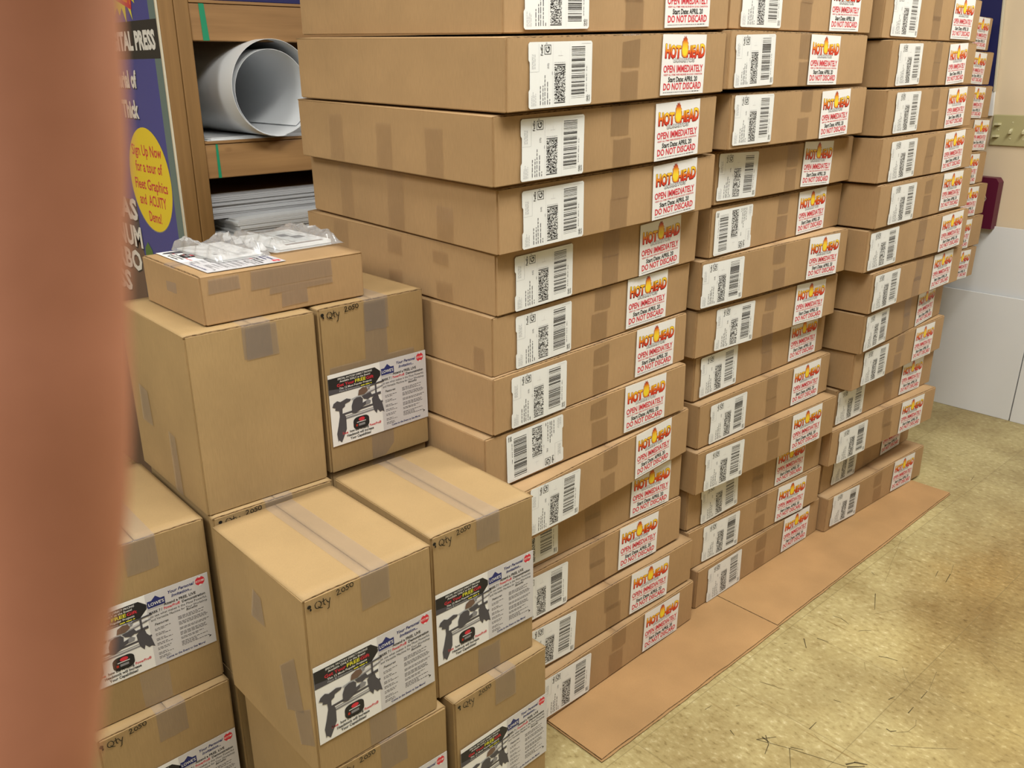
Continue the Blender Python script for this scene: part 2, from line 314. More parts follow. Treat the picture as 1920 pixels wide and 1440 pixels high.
# measured positions, metres. HOT rows: stack, box from top, front-left-bottom corner x y z, yaw, two small tilts, label (x,z,deg) x2
HOT = [
 (1,1, 0.9903,1.0956,1.3902, 0.90,0.0317,0.0237, (0.118, 0.0554, 0.0), (0.471, 0.0581, 0.6)),
 (1,2, 0.9689,1.0649,1.2731, 2.10,0.0310,0.0222, (0.1223, 0.0531, -0.1), (0.4642, 0.0565, -1.0)),
 (1,3, 0.9586,1.0864,1.1570, 0.66,0.0283,0.0251, (0.1343, 0.0524, -0.6), (0.4792, 0.055, 1.1)),
 (1,4, 0.9810,1.1027,1.0402, -0.00,0.0285,0.0278, (0.1297, 0.0527, 0.5), (0.4731, 0.0588, 1.8)),
 (1,5, 0.9928,1.1230,0.9267, 1.98,0.0169,0.0238, (0.12, 0.0518, 0.6), (0.4708, 0.056, 1.8)),
 (1,6, 0.9885,1.1288,0.8127, 2.41,0.0148,0.0144, (0.1325, 0.0524, 0.3), (0.4517, 0.0579, -0.4)),
 (1,7, 0.9839,1.1229,0.7005, 2.56,0.0090,0.0042, (0.1203, 0.0518, -0.4), (0.4895, 0.0577, -0.8)),
 (1,8, 0.9681,1.1293,0.5854, 0.18,0.0137,0.0010, (0.1277, 0.0555, 0.4), (0.4621, 0.0589, -0.8)),
 (1,9, 1.0009,1.0881,0.4706, 4.73,0.0080,-0.0024, (0.1191, 0.0576, -3.1), (0.4624, 0.0599, 0.3)),
 (1,10, 0.9930,1.1546,0.3564, -1.00,0.0044,-0.0077, (0.1136, 0.0595, 0.0), (0.4928, 0.0603, -1.8)),
 (1,11, 0.9929,1.1360,0.2427, 0.14,0.0036,-0.0168, (0.1304, 0.041, -1.7), (0.4455, 0.0451, -2.3)),
 (1,12, 1.0201,1.1167,0.1255, -0.17,0.0022,-0.0107, (0.109, 0.0599, -3.4), (0.4401, 0.0534, -2.4)),
 (1,13, 1.0260,1.0905,0.0094, 1.61,0.0002,-0.0090, (0.1335, 0.0581, -2.8), (0.473, 0.0546, -2.1)),
 (2,1, 1.5835,1.0905,1.4110, 0.71,0.0041,-0.0054, (0.1159, 0.0544, 0.1), (0.4716, 0.0558, 0.3)),
 (2,2, 1.5796,1.0790,1.2964, 2.18,0.0021,-0.0080, (0.0946, 0.0546, 1.6), (0.3928, 0.055, -0.7)),
 (2,3, 1.6077,1.0860,1.1756, 1.52,0.0053,-0.0046, (0.087, 0.0581, -0.2), (0.4485, 0.0552, 1.5)),
 (2,4, 1.6304,1.1285,1.0547, -0.81,0.0062,-0.0027, (0.0848, 0.0567, -1.9), (0.4298, 0.0569, -2.6)),
 (2,5, 1.6360,1.1344,0.9365, 1.64,-0.0017,-0.0029, (0.0903, 0.0537, 0.3), (0.4491, 0.0568, 0.7)),
 (2,6, 1.6126,1.1352,0.8204, -2.69,0.0074,-0.0030, (0.0797, 0.0545, -0.2), (0.4942, 0.0547, -1.6)),
 (2,7, 1.6194,1.1421,0.7021, -1.63,0.0002,-0.0041, (0.147, 0.054, -0.8), (0.4737, 0.0558, -1.6)),
 (2,8, 1.6399,1.1535,0.5840, 0.31,-0.0074,-0.0045, (0.0982, 0.0573, 0.8), (0.4918, 0.0603, -0.3)),
 (2,9, 1.6399,1.1317,0.4702, -0.27,0.0047,-0.0041, (0.1201, 0.0516, -0.2), (0.4832, 0.0557, -0.6)),
 (2,10, 1.6290,1.1208,0.3545, -3.03,0.0039,-0.0039, (0.1068, 0.0517, -0.6), (0.4639, 0.0553, 1.0)),
 (2,11, 1.6430,1.1501,0.2379, -2.32,-0.0021,-0.0023, (0.13, 0.0551, 3.2), (0.4498, 0.0576, -0.0)),
 (2,12, 1.6472,1.1449,0.1222, -2.57,0.0038,-0.0019, (0.1372, 0.0551, -0.9), (0.4566, 0.0575, -2.3)),
 (2,13, 1.6740,1.1258,0.0066, -0.08,-0.0043,-0.0006, (0.1213, 0.051, 0.7), (0.4771, 0.0606, -1.4)),
 (3,1, 2.2428,1.0972,1.4035, 0.88,-0.0034,-0.0051, (0.121, 0.0555, -0.4), (0.4835, 0.0598, -0.2)),
 (3,2, 2.2587,1.0741,1.2878, 3.12,-0.0021,-0.0076, (0.1204, 0.0546, 1.1), (0.4603, 0.058, 2.9)),
 (3,3, 2.2485,1.0632,1.1711, 2.31,-0.0037,-0.0071, (0.1277, 0.0549, 0.6), (0.4674, 0.0591, 1.6)),
 (3,4, 2.2415,1.0592,1.0537, 1.18,-0.0035,-0.0066, (0.1295, 0.0527, 1.5), (0.4591, 0.0599, 2.4)),
 (3,5, 2.2583,1.0552,0.9358, 0.76,-0.0009,-0.0037, (0.142, 0.0539, 0.0), (0.4658, 0.0583, -0.1)),
 (3,6, 2.2464,1.0656,0.8186, -1.59,-0.0023,-0.0010, (0.0897, 0.0564, 1.5), (0.4981, 0.0556, 2.3)),
 (3,7, 2.2871,1.0567,0.6992, 0.78,-0.0076,-0.0010, (0.0899, 0.0556, 0.3), (0.4637, 0.0603, 0.8)),
 (3,8, 2.2862,1.0638,0.5813, 3.58,-0.0170,0.0003, (0.0909, 0.0558, 0.1), (0.4614, 0.0677, 2.0)),
 (3,9, 2.2912,1.0778,0.4678, 0.66,-0.0035,0.0005, (0.1288, 0.0536, -0.9), (0.4589, 0.0535, -1.5)),
 (3,10, 2.2822,1.1128,0.3509, -1.53,-0.0200,-0.0004, (0.0827, 0.0558, 0.2), (0.4609, 0.055, -2.1)),
 (3,11, 2.2438,1.0995,0.2361, -3.65,-0.0035,0.0004, (0.1165, 0.0473, 1.0), (0.4602, 0.055, -0.6)),
 (3,12, 2.2962,1.1353,0.1205, 0.67,-0.0034,0.0017, (0.1426, 0.049, -3.1), (0.4639, 0.0592, -0.8)),
 (3,13, 2.2809,1.1012,0.0045, -1.94,0.0050,0.0039, (0.1013, 0.0596, -3.3), (0.4694, 0.0633, -3.4)),
 (4,1, 3.0585,1.3504,1.3920, 2.37,-0.0088,-0.0001, None, (0.5007, 0.0572, -1.4)),
 (4,2, 3.0347,1.3316,1.2751, 1.14,-0.0113,-0.0003, None, (0.4637, 0.0658, -3.4)),
 (4,3, 3.0113,1.3132,1.1590, 0.55,-0.0112,-0.0012, None, (0.4644, 0.0686, -2.7)),
 (4,4, 2.9964,1.3009,1.0441, 0.15,-0.0086,-0.0007, None, (0.5213, 0.0666, -3.4)),
 (4,5, 2.9706,1.2857,0.9285, 0.08,-0.0081,0.0002, None, (0.466, 0.0667, -3.4)),
 (4,6, 2.9856,1.2753,0.8131, -0.53,-0.0069,0.0009, None, (0.4531, 0.0658, -2.6)),
 (4,7, 2.9726,1.2658,0.6981, -0.44,-0.0055,0.0029, None, (0.4297, 0.0703, -3.4)),
 (4,8, 2.9482,1.2617,0.5823, -0.42,-0.0061,0.0050, None, (0.4801, 0.0652, -3.4)),
]
INV = {
 'B1': (0.5128,1.3199,0.6319, -1.60, 0.2301,0.2993,0.3160),
 'B2': (0.7537,1.3202,0.6319, -0.08, 0.2272,0.2984,0.3160),
 'd': (0.5032,0.9893,0.3160, -0.13, 0.2280,0.2958,0.3160),
 'e': (0.7441,1.0058,0.3160, -1.24, 0.2239,0.3000,0.3160),
 'h': (0.7588,0.9777,0.0000, 1.51, 0.2281,0.2984,0.3160),
 'g': (0.5164,0.9885,0.0000, -1.11, 0.2278,0.2984,0.3160),
 'c': (0.2787,1.3291,0.3160, -1.47, 0.2278,0.2984,0.3160),
 'f': (0.2779,1.3021,0.0000, 0.74, 0.2278,0.2984,0.3160),
 'i': (0.5167,1.3081,0.3160, -2.22, 0.2265,0.2984,0.3160),
 'F': (0.5612,1.3471,0.9479, -0.85, 0.3054,0.2400,0.0824),
}
MARKS = [
(0.0021, [(1.778, 0.872), (1.748, 0.848)]),
(0.00168, [(1.803, 0.85), (1.81, 0.824)]),
(0.00126, [(1.92, 0.871), (1.926, 0.853), (1.916, 0.825)]),
(0.00126, [(1.907, 0.794), (1.921, 0.785), (1.931, 0.773)]),
(0.00168, [(1.846, 0.712), (1.856, 0.698), (1.863, 0.674)]),
(0.00084, [(2.068, 0.773), (2.036, 0.788), (2.005, 0.803)]),
(0.00084, [(1.85, 0.656), (1.82, 0.636), (1.794, 0.611)]),
(0.00168, [(1.703, 0.575), (1.73, 0.576)]),
(0.00126, [(1.771, 0.577), (1.805, 0.578)]),
(0.00168, [(1.714, 0.625), (1.733, 0.62)]),
(0.00168, [(1.499, 0.697), (1.529, 0.698)]),
(0.00126, [(1.39, 0.755), (1.417, 0.696), (1.456, 0.59)]),
(0.00105, [(1.579, 0.556), (1.623, 0.506), (1.671, 0.457)]),
(0.00105, [(1.556, 0.855), (1.574, 0.801)]),
(0.00126, [(1.623, 0.708), (1.628, 0.693)]),
(0.00084, [(2.04, 0.551), (2.019, 0.52), (1.998, 0.491)]),
(0.00105, [(1.694, 0.554), (1.677, 0.547), (1.646, 0.55), (1.625, 0.566)]),
(0.0021, [(1.62, 0.585), (1.619, 0.575), (1.63, 0.568)]),
(0.00084, [(1.492, 0.682), (1.486, 0.666)]),
(0.00126, [(1.417, 0.696), (1.37, 0.665)]),
(0.00168, [(2.098, 0.845), (2.026, 0.811)]),
(0.00126, [(2.193, 0.903), (2.185, 0.889)]),
(0.00126, [(2.335, 0.778), (2.297, 0.77)]),
(0.00168, [(2.343, 0.748), (2.291, 0.739)]),
(0.00084, [(2.254, 0.876), (2.168, 0.853)]),
(0.00168, [(1.414, 0.751), (1.395, 0.732), (1.366, 0.722)]),
(0.00336, [(1.461, 0.593), (1.479, 0.584), (1.492, 0.564)]),
(0.00294, [(1.456, 0.588), (1.483, 0.565)]),
(0.00105, [(1.872, 0.916), (1.882, 0.902)]),
(0.00126, [(1.725, 0.894), (1.731, 0.89)]),
(0.00168, [(1.646, 0.833), (1.648, 0.823)]),
(0.00105, [(1.889, 0.593), (1.812, 0.577)]),
(0.00084, [(1.799, 0.725), (1.772, 0.708)]),
(0.00168, [(1.422, 0.696), (1.434, 0.674)]),
(0.00084, [(1.71, 0.794), (1.72, 0.784)]),
(0.00126, [(3.186, 1.063), (3.218, 1.044)]),
(0.00126, [(2.534, 0.879), (2.543, 0.866)]),
(0.00126, [(2.997, 0.946), (3.043, 0.954)]),
(0.00084, [(2.446, 0.933), (2.374, 0.912), (2.243, 0.877)]),
(0.00105, [(2.399, 0.762), (2.35, 0.748)]),
(0.00126, [(2.73, 0.755), (2.727, 0.751)]),
(0.00105, [(3.161, 0.972), (3.168, 0.96)]),
(0.00084, [(1.556, 0.857), (1.57, 0.82)]),
(0.00126, [(1.386, 0.886), (1.407, 0.884)]),
(0.00126, [(1.446, 0.846), (1.454, 0.842)]),
(0.00294, [(1.404, 0.753), (1.402, 0.735)]),
(0.00168, [(1.389, 0.757), (1.426, 0.733)]),
(0.00168, [(1.372, 0.811), (1.365, 0.796)]),
]
FINGER = [((.02895, .10397, 1.3789), .0115), ((.02814, .10267, 1.35997), .0105), ((.02738, .10202, 1.34836), .0100), ((.02592, .10018, 1.33597), .0097), ((.02357, .09805, 1.32423), .0095), ((.02074, .09522, 1.31019), .0094), ((.01821, .09298, 1.29791), .0088), ((.01499, .09086, 1.28754), .0083), ((.01147, .08798, 1.2765), .0078), ((.00844, .0857, 1.26764), .0066), ((.00733, .08371, 1.26295), .0045), ((.00765, .08222, 1.26109), .0020)]
# ------------------------------------------------------------------ room
def plane(name, pts, mat):
    me = bpy.data.meshes.new(name); me.from_pydata(pts, [], [tuple(range(len(pts)))]); me.materials.append(M[mat]); o = link(name, me); o['kind'] = 'structure'; return o
X0, X1, Y0, Y1, ZC = -3.2, 3.752, -3.6, 3.45, 2.75
fl = Print()
bmf = bmesh.new(); fv = [bmf.verts.new(p) for p in ((X0, Y0, 0), (X1, Y0, 0), (X1, Y1, 0), (X0, Y1, 0))]; bmf.faces.new(fv)
for wd, pts in MARKS:
    for p, q in zip(pts, pts[1:]):
        p, q = Vector(p), Vector(q); d = (q-p); 
        if d.length < 1e-5: continue
        n = Vector((-d.y, d.x)).normalized()*wd*.85; e = d.normalized()*wd*0.2
        f = bmf.faces.new([bmf.verts.new((*v, 0.0004)) for v in (p-e-n*0.5, q+e-n*0.4, q+e+n*0.4, p-e+n*0.9)])
        f.material_index = 1 if wd > 0.0011 else 2
bmf.normal_update()
o = link('floor', mesh_of(bmf, 'floor', ['floor', 'scuff', 'scuff2'])); o['kind'] = 'structure'
plane('wall_right', [(X1, Y1, 0), (X1, Y0, 0), (X1, Y0, ZC), (X1, Y1, ZC)], 'wall')
plane('wall_back', [(X0, Y1, 0), (X1, Y1, 0), (X1, Y1, ZC), (X0, Y1, ZC)], 'wall')
plane('wall_left', [(X0, Y0, 0), (X0, Y1, 0), (X0, Y1, ZC), (X0, Y0, ZC)], 'farwall')
plane('wall_front', [(X1, Y0, 0), (X0, Y0, 0), (X0, Y0, ZC), (X1, Y0, ZC)], 'farwall')
plane('ceiling', [(X0, Y0, ZC), (X0, Y1, ZC), (X1, Y1, ZC), (X1, Y0, ZC)], 'ceil')

# ------------------------------------------------------------------ printed labels
def shipping_label(seed):
    rnd = random.Random(seed); p = Print(); W, H = 0.1527, 0.100
    X = lambda u: (u-0.5)*W
    Z = lambda v: (v-0.5)*H
    r = 0.003
    out = [(X(1)-r, Z(0)), (X(1), Z(0)+r), (X(1), Z(1)-r), (X(1)-r, Z(1)), (X(0)+r, Z(1)), (X(0), Z(1)-r), (X(0), Z(.735)), (X(.018), Z(.70)), (X(.018), Z(.30)), (X(0), Z(.265)), (X(0), Z(0)+r), (X(0)+r, Z(0))]
    p.plate(out, 'paper')
    # sender block, pale
    for u in (.055, .075, .095): p.dashes(Z(.60), Z(rnd.uniform(.80, .88)), X(u), .0011, 'dash', rnd, vert=True)
    for u in (.045, .065, .085, .105): p.dashes(Z(.04), Z(rnd.uniform(.20, .27)), X(u), .0010, 'dash', rnd, vert=True)
    p.rect(X(.02), Z(.556), X(.155), Z(.560), 'dash'); p.rect(X(.154), Z(.56), X(.157), Z(.97), 'dash'); p.rect(X(.366), Z(.02), X(.369), Z(.97), 'lgrey'); p.rect(X(.632), Z(.02), X(.634), Z(.97), 'lgrey')
    p.text('FedEx', X(.213), Z(.965), .0052, 'black', w=.0165, align='R', rot=90)
    x0, x1, z0, z1 = X(.237), X(.338), Z(.81), Z(.955)
    for a in ((x0, z0, x1, z0+.0011), (x0, z1-.0011, x1, z1), (x0, z0, x0+.0011, z1), (x1-.0011, z0, x1, z1)): p.rect(*a, 'black')
    p.text('G', X(.316), (z0+z1)/2, .0092, 'black', w=.0095, rot=90, bold=.02)
    for u in (.262, .275): p.dashes(Z(.965), Z(.99), X(u), .0009, 'mgrey', rnd, vert=True)
    p.text('(US)', X(.305), Z(.64), .0034, 'mgrey', rot=90)
    # addressee lines
    for u, t in ((.175, .33), (.215, .36), (.245, .50), (.285, .46), (.32, .12)): p.dashes(Z(.05), Z(t*rnd.uniform(.85, 1.1)), X(u), .0016, 'dgrey', rnd, vert=True)
    p.dashes(Z(.50), Z(.55), X(.358), .0010, 'mgrey', rnd, vert=True)
    p.rect(X(.49), Z(.80), X(.493), Z(.86), 'lgrey'); p.dashes(X(.45), X(.52), Z(.79), .0008, 'lgrey', rnd)
    # stacked 2-D code
    a0, a1, b0, b1 = X(.39), X(.565), Z(.055), Z(.66); NX, NZ = 28, 74; cw, ch = (a1-a0)/NX, (b1-b0)/NZ
    for k in range(NZ):
        i = 0; z = b0+k*ch
        if k in (0, 1, NZ-2, NZ-1): p.rect(a0, z, a1, z+ch, 'black'); continue
        if k in (2, NZ-3): continue
        while i < NX:
            l = rnd.choice((1, 1, 2, 2, 3))
            if rnd.random() < .5: p.rect(a0+i*cw, z, a0+min(NX, i+l)*cw, z+ch, 'black')
            i += l
    p.dashes(a0, a1, Z(.685), .0008, 'dash', rnd)
    # bar code, bars lie flat
    z = Z(.115)
    while z < Z(.925):
        t = rnd.choice((.0004, .0004, .0008, .0013, .0017)); p.rect(X(.662), z, X(.882), min(z+t, Z(.93)), 'black'); z += t+rnd.choice((.0005, .0005, .0009, .0015, .0022))
    for q in ((.20, .34), (.37, .50), (.53, .62)): p.dashes(Z(q[0]), Z(q[1]), X(.912), .0011, 'dgrey', rnd, vert=True)
    p.text('GND', X(.945), Z(.045), .0045, 'black', w=.0105, align='L', rot=90); p.text('PREPAID', X(.972), Z(.045), .0022, 'black', w=.0105, align='L', rot=90)
    p.dashes(X(.82), X(.97), Z(.965), .0008, 'lgrey', rnd)
    return p.mesh('shipping_label')
def notice_label():
    rnd = random.Random(3); p = Print(); W, H = 0.139, 0.1058
    p.plate([(-W/2, -H/2), (W/2, -H/2), (W/2, H/2), (-W/2, H/2)], 'white')
    def arch(cx, amp):
        return lambda a, b: (a, b*(1.0+amp*((a+cx)/.06)**2)-0.0016*(1-((a+cx)/.06)**2))
    for t, cx, w_ in (('HOT', -.0365, .048), ('HEAD', .0365, .060)):
        for i in range(10):
            a_ = 2*math.pi*i/10; p.text(t, cx+.0011*math.cos(a_)+.0002, .0137+.0011*math.sin(a_)-.0004, .0200, 'dred', 2, w=w_, bold=.036, warp=arch(cx, .10))
        p.text(t, cx, .0140, .0200, 'flame', 3, w=w_, bold=.032, warp=arch(cx, .10))
    # flame drop between the two words
    fl_ = [(-.0022, .0128), (-.0082, .0165), (-.0105, .0235), (-.0098, .0305), (-.0085, .0350), (-.0088, .0400), (-.0062, .0425), (-.0064, .0465), (-.0036, .0445), (-.0034, .0500), (.0005, .0465), (.0018, .0505), (.0042, .0450), (.0058, .0455), (.0066, .0405), (.0094, .0375), (.0086, .0330), (.0104, .0255), (.0098, .0180), (.0050, .0130)]
    p.poly([(x*1.06, z*1.04-.0012) for x, z in fl_], 'dred', 4); p.poly([(x*.95, z) for x, z in fl_], 'ball', 5); p.ell(0, .0225, .0062, .0072, 'yellow', 6)
    for i in range(8): p.text('BURRITOS', .00075*math.cos(i*.785)+.0003, .0052+.00075*math.sin(i*.785)-.0003, .0066, 'mgrey', 2, w=.067, bold=.02)
    p.text('BURRITOS', 0, .0052, .0066, 'white', 3, w=.067, bold=.012)
    p.text('OPEN IMMEDIATELY', 0, -.0128, .0118, 'red', 2, w=.127, bold=.026)
    p.text('VERIFY ALL ITEMS WERE RECEIVED IN GOOD CONDITION', 0, -.0188, .0030, 'red', 2, w=.124, bold=.01)
    p.text('Start Date: APRIL 20', 0, -.0298, .0085, 'black', 2, w=.094, bold=.030)
    p.text('DO NOT DISCARD', 0, -.0438, .0115, 'red', 2, w=.122, bold=.027)
    p.dashes(-.061, .030, -.0482, .0012, 'mgrey', rnd); p.dashes(.031, .056, -.0482, .0014, 'dgrey', rnd)
    return p.mesh('notice_label')
def flyer():
    rnd = random.Random(5); p = Print(); W, H = 0.2185*.98, 0.1395*.98
    X = lambda u: (u-0.5)*W
    Z = lambda v: (v-0.5)*H
    P = lambda L: [(X(a), Z(b)) for a, b in L]
    p.plate(P([(0, 0), (1, 0), (1, 1), (0, 1)]), 'white'); p.rect(X(.512), Z(0), X(1), Z(1), 'lgrey', 1)
    p.poly(P([(.0, .725), (.0, .945), (.46, .945), (.535, .845), (.46, .725)]), 'black', 1); p.poly(P([(.0, .725), (.0, .80), (.40, .725)]), 'dgrey', 2)
    T = lambda t, u, v, h, mat, w_, **k: p.text(t, X(u), Z(v), h*H, mat, 3, w=w_*W, **k)
    T('SPECIAL FACTORY DIRECT PRICING', .26, .905, .024, 'white', .34, shear=.2); T('Available ONLY at the Event!', .26, .868, .024, 'white', .30)
    T('Get Your', .165, .812, .040, 'red', .17, bold=.02); T('FREE', .310, .812, .042, 'lemon', .105, bold=.02); T('Gift', .405, .812, .040, 'red', .075, bold=.02)
    T('The 12 Most Popular Projects', .26, .773, .025, 'white', .32); T('Plans & Instructions', .20, .738, .020, 'dash', .20); p.dashes(X(.31), X(.42), Z(.747), .0018, 'lemon', rnd, 3)
    # machine picture: bench, two rails, head, saw table and two legs
    for q, m_, l in [([(.11, .400), (.52, .425), (.52, .452), (.11, .430)], 'dgrey', 2), ([(.11, .335), (.47, .350), (.47, .372), (.11, .362)], 'mgrey', 2), ([(.11, .372), (.50, .385), (.50, .395), (.11, .384)], 'mgrey', 2),
              ([(.21, .575), (.50, .640), (.50, .670), (.21, .600)], 'dash', 2), ([(.30, .62), (.50, .655), (.50, .68), (.30, .645)], 'lgrey', 3),
              ([(.085, .41), (.13, .43), (.145, .36), (.142, .20), (.11, .10), (.085, .03), (.060, .075), (.052, .05), (.045, .17), (.065, .28)], 'dgrey', 3),
              ([(.020, .555), (.035, .60), (.07, .625), (.10, .60), (.16, .625), (.205, .60), (.195, .575), (.145, .555), (.14, .52), (.115, .50), (.112, .41), (.085, .40), (.082, .48), (.045, .50), (.05, .53)], 'dgrey', 4),
              ([(.41, .52), (.435, .555), (.475, .555), (.485, .49), (.512, .43), (.532, .28), (.508, .305), (.488, .295), (.462, .345), (.452, .29), (.425, .35), (.415, .43)], 'dgrey', 3),
              ([(.205, .40), (.205, .50), (.225, .575), (.26, .60), (.30, .595), (.32, .56), (.315, .50), (.35, .51), (.345, .46), (.30, .44), (.285, .41), (.24, .385)], 'dgrey', 5),
              ([(.315, .50), (.37, .53), (.40, .50), (.39, .46), (.35, .455)], 'mgrey', 4),
              ([(.275, .625), (.285, .69), (.325, .720), (.365, .705), (.375, .65), (.335, .615)], 'brown', 6), ([(.365, .67), (.382, .70), (.365, .715), (.352, .71), (.350, .725), (.378, .735), (.402, .70), (.392, .665)], 'mgrey', 6), ([(.31, .60), (.40, .62), (.42, .56), (.37, .53), (.33, .55)], 'dgrey', 4),
              ([(.385, .700), (.545, .715), (.545, .730), (.51, .735), (.40, .722)], 'dgrey', 6), ([(.448, .56), (.464, .56), (.464, .71), (.448, .71)], 'dgrey', 5), ([(.405, .545), (.505, .555), (.505, .590), (.405, .580)], 'dgrey', 5), ([(.36, .60), (.53, .655), (.53, .675), (.36, .622)], 'mgrey', 3)]: p.poly(P(q), m_, l)
    p.poly([(X(.29)+a*.62, Z(.235)+b*.48) for a, b in rrect(.055, .050, .016)], 'black', 3); p.ell(X(.295), Z(.280), .0065, .0036, 'red', 4); p.rect(X(.235), Z(.190), X(.252), Z(.222), 'dred', 4); p.rect(X(.245), Z(.240), X(.335), Z(.252), 'lgrey', 4); p.rect(X(.262), Z(.190), X(.325), Z(.222), 'mgrey', 4)
    T('See', .125, .135, .034, 'red', .055, bold=.02); T('how the Amazing', .265, .135, .034, 'black', .19, bold=.025); T('PowerPro\u00ae', .43, .135, .034, 'red', .12, bold=.02)
    T('Headstock will Increase', .275, .085, .034, 'black', .27, bold=.025); T('Your Capabilities!', .275, .035, .034, 'black', .21, bold=.025)
    # right panel
    p.poly(P([(.522, .80), (.655, .80), (.655, .895), (.622, .895), (.588, .945), (.555, .895), (.522, .895)]), 'navy', 2); T("LOWE'S", .5885, .827, .040, 'white', .116, bold=.012); p.rect(X(.522), Z(.783), X(.655), Z(.788), 'mgrey', 2)
    T('Your Personal', .785, .905, .038, 'navy', .205, bold=.025, shear=.25); T('Invitation...', .785, .845, .038, 'navy', .16, bold=.025, shear=.25)
    p.ell(X(.935), Z(.92), .0082, .0080, 'red', 2); p.rect(X(.902), Z(.908), X(.968), Z(.930), 'white', 3); p.dashes(X(.906), X(.965), Z(.919), .0016, 'red', rnd, 4); p.ell(X(.935), Z(.975), .0022, .0012, 'white', 3, 10); p.ell(X(.935), Z(.865), .0026, .0014, 'white', 3, 10)
    T('Attend a FREE, LIVE', .765, .770, .034, 'black', .25, bold=.025); T('MARK 7 /', .575, .718, .034, 'black', .10, bold=.025); T('PowerPro\u00ae', .70, .718, .034, 'red', .125, bold=.02); T('Demonstration', .87, .718, .034, 'black', .185, bold=.025)
    T('to see what makes it the Most Powerful,', .75, .668, .030, 'black', .44, bold=.0); T('and Versatile Machine for Your Workshop', .75, .620, .030, 'black', .44, bold=.0)
    T('Features', .605, .548, .030, 'black', .105, shear=.2, bold=.01); T('Benefits', .845, .588, .028, 'black', .09, shear=.2, bold=.01)
    for z in (.500, .480, .430, .410, .360, .340, .295, .275, .230, .210, .160, .140, .105, .085): p.dashes(X(.548), X(.548+rnd.uniform(.07, .125)), Z(z), .0011, 'dgrey', rnd)
    for z in (.545, .527, .509, .470, .452, .434, .385, .367, .325, .307, .289, .250, .232, .190, .172, .154, .136): p.dashes(X(.73), X(.73+rnd.uniform(.12, .235)), Z(z), .0011, 'dgrey', rnd)
    T('Come to the Event to See More!', .755, .040, .028, 'navy', .31, bold=.02); p.poly(P([(.945, .135), (.968, .115), (.945, .095), (.952, .115)]), 'black', 3)
    return p.mesh('flyer_label')
SHIP = [shipping_label(s) for s in (11, 12, 13)]; NOTE = notice_label(); FLY = flyer()
def qty(v):
    """hand-written 'Qty 2050'"""
    rnd = random.Random(v); p = Print(); h = .011; x = 0; wd = .00135
    def st(L, sx, dx, dz=0, s=1): p.stroke([(dx+a*h*sx*s+rnd.uniform(-.0002, .0002), dz+b*h*s+rnd.uniform(-.0002, .0002)) for a, b in L], wd, 'marker', 1)
    arc = lambda cx, cz, rx, rz, a0, a1, n=12: [(cx+rx*math.cos(R(a0+(a1-a0)*i/n)), cz+rz*math.sin(R(a0+(a1-a0)*i/n))) for i in range(n+1)]
    st(arc(.5, .5, .46, .5, 100, 440), 1, 0); st([(.45, .25), (.75, -.1), (1.05, -.2)], 1, 0)
    st([(.2, 1.05), (.18, .2), (.35, .0)], 1, .0125); st([(-.1, .65), (.55, .75)], 1, .0125)
    st([(.0, .6), (.15, .2), (.4, .15)], 1, .0190); st([(.55, .65), (.38, .1), (.2, -.65), (.0, -.75)], 1, .0190)
    st([(.05, .8), (.25, 1.0), (.5, .9), (.5, .65), (.05, .1), (.75, .08)], 1, .036, .0045, .85)
    st(arc(.35, .45, .33, .40, 90, 450), 1, .0445, .0055, .75); st([(.75, 1.0), (.25, .95), (.2, .6), (.5, .6), (.6, .3), (.35, .05), (.05, .1)], 1, .0510, .0055, .8); st(arc(.35, .5, .33, .42, 90, 460), 1, .0585, .0060, .8)
    p.ell(-.0085, .0085, .0034, .0030, 'marker', 1, 9); p.ell(-.0070, .0035, .0016, .0026, 'marker', 2, 7)
    return p.mesh('handwriting')
QTY = [qty(i) for i in range(4)]

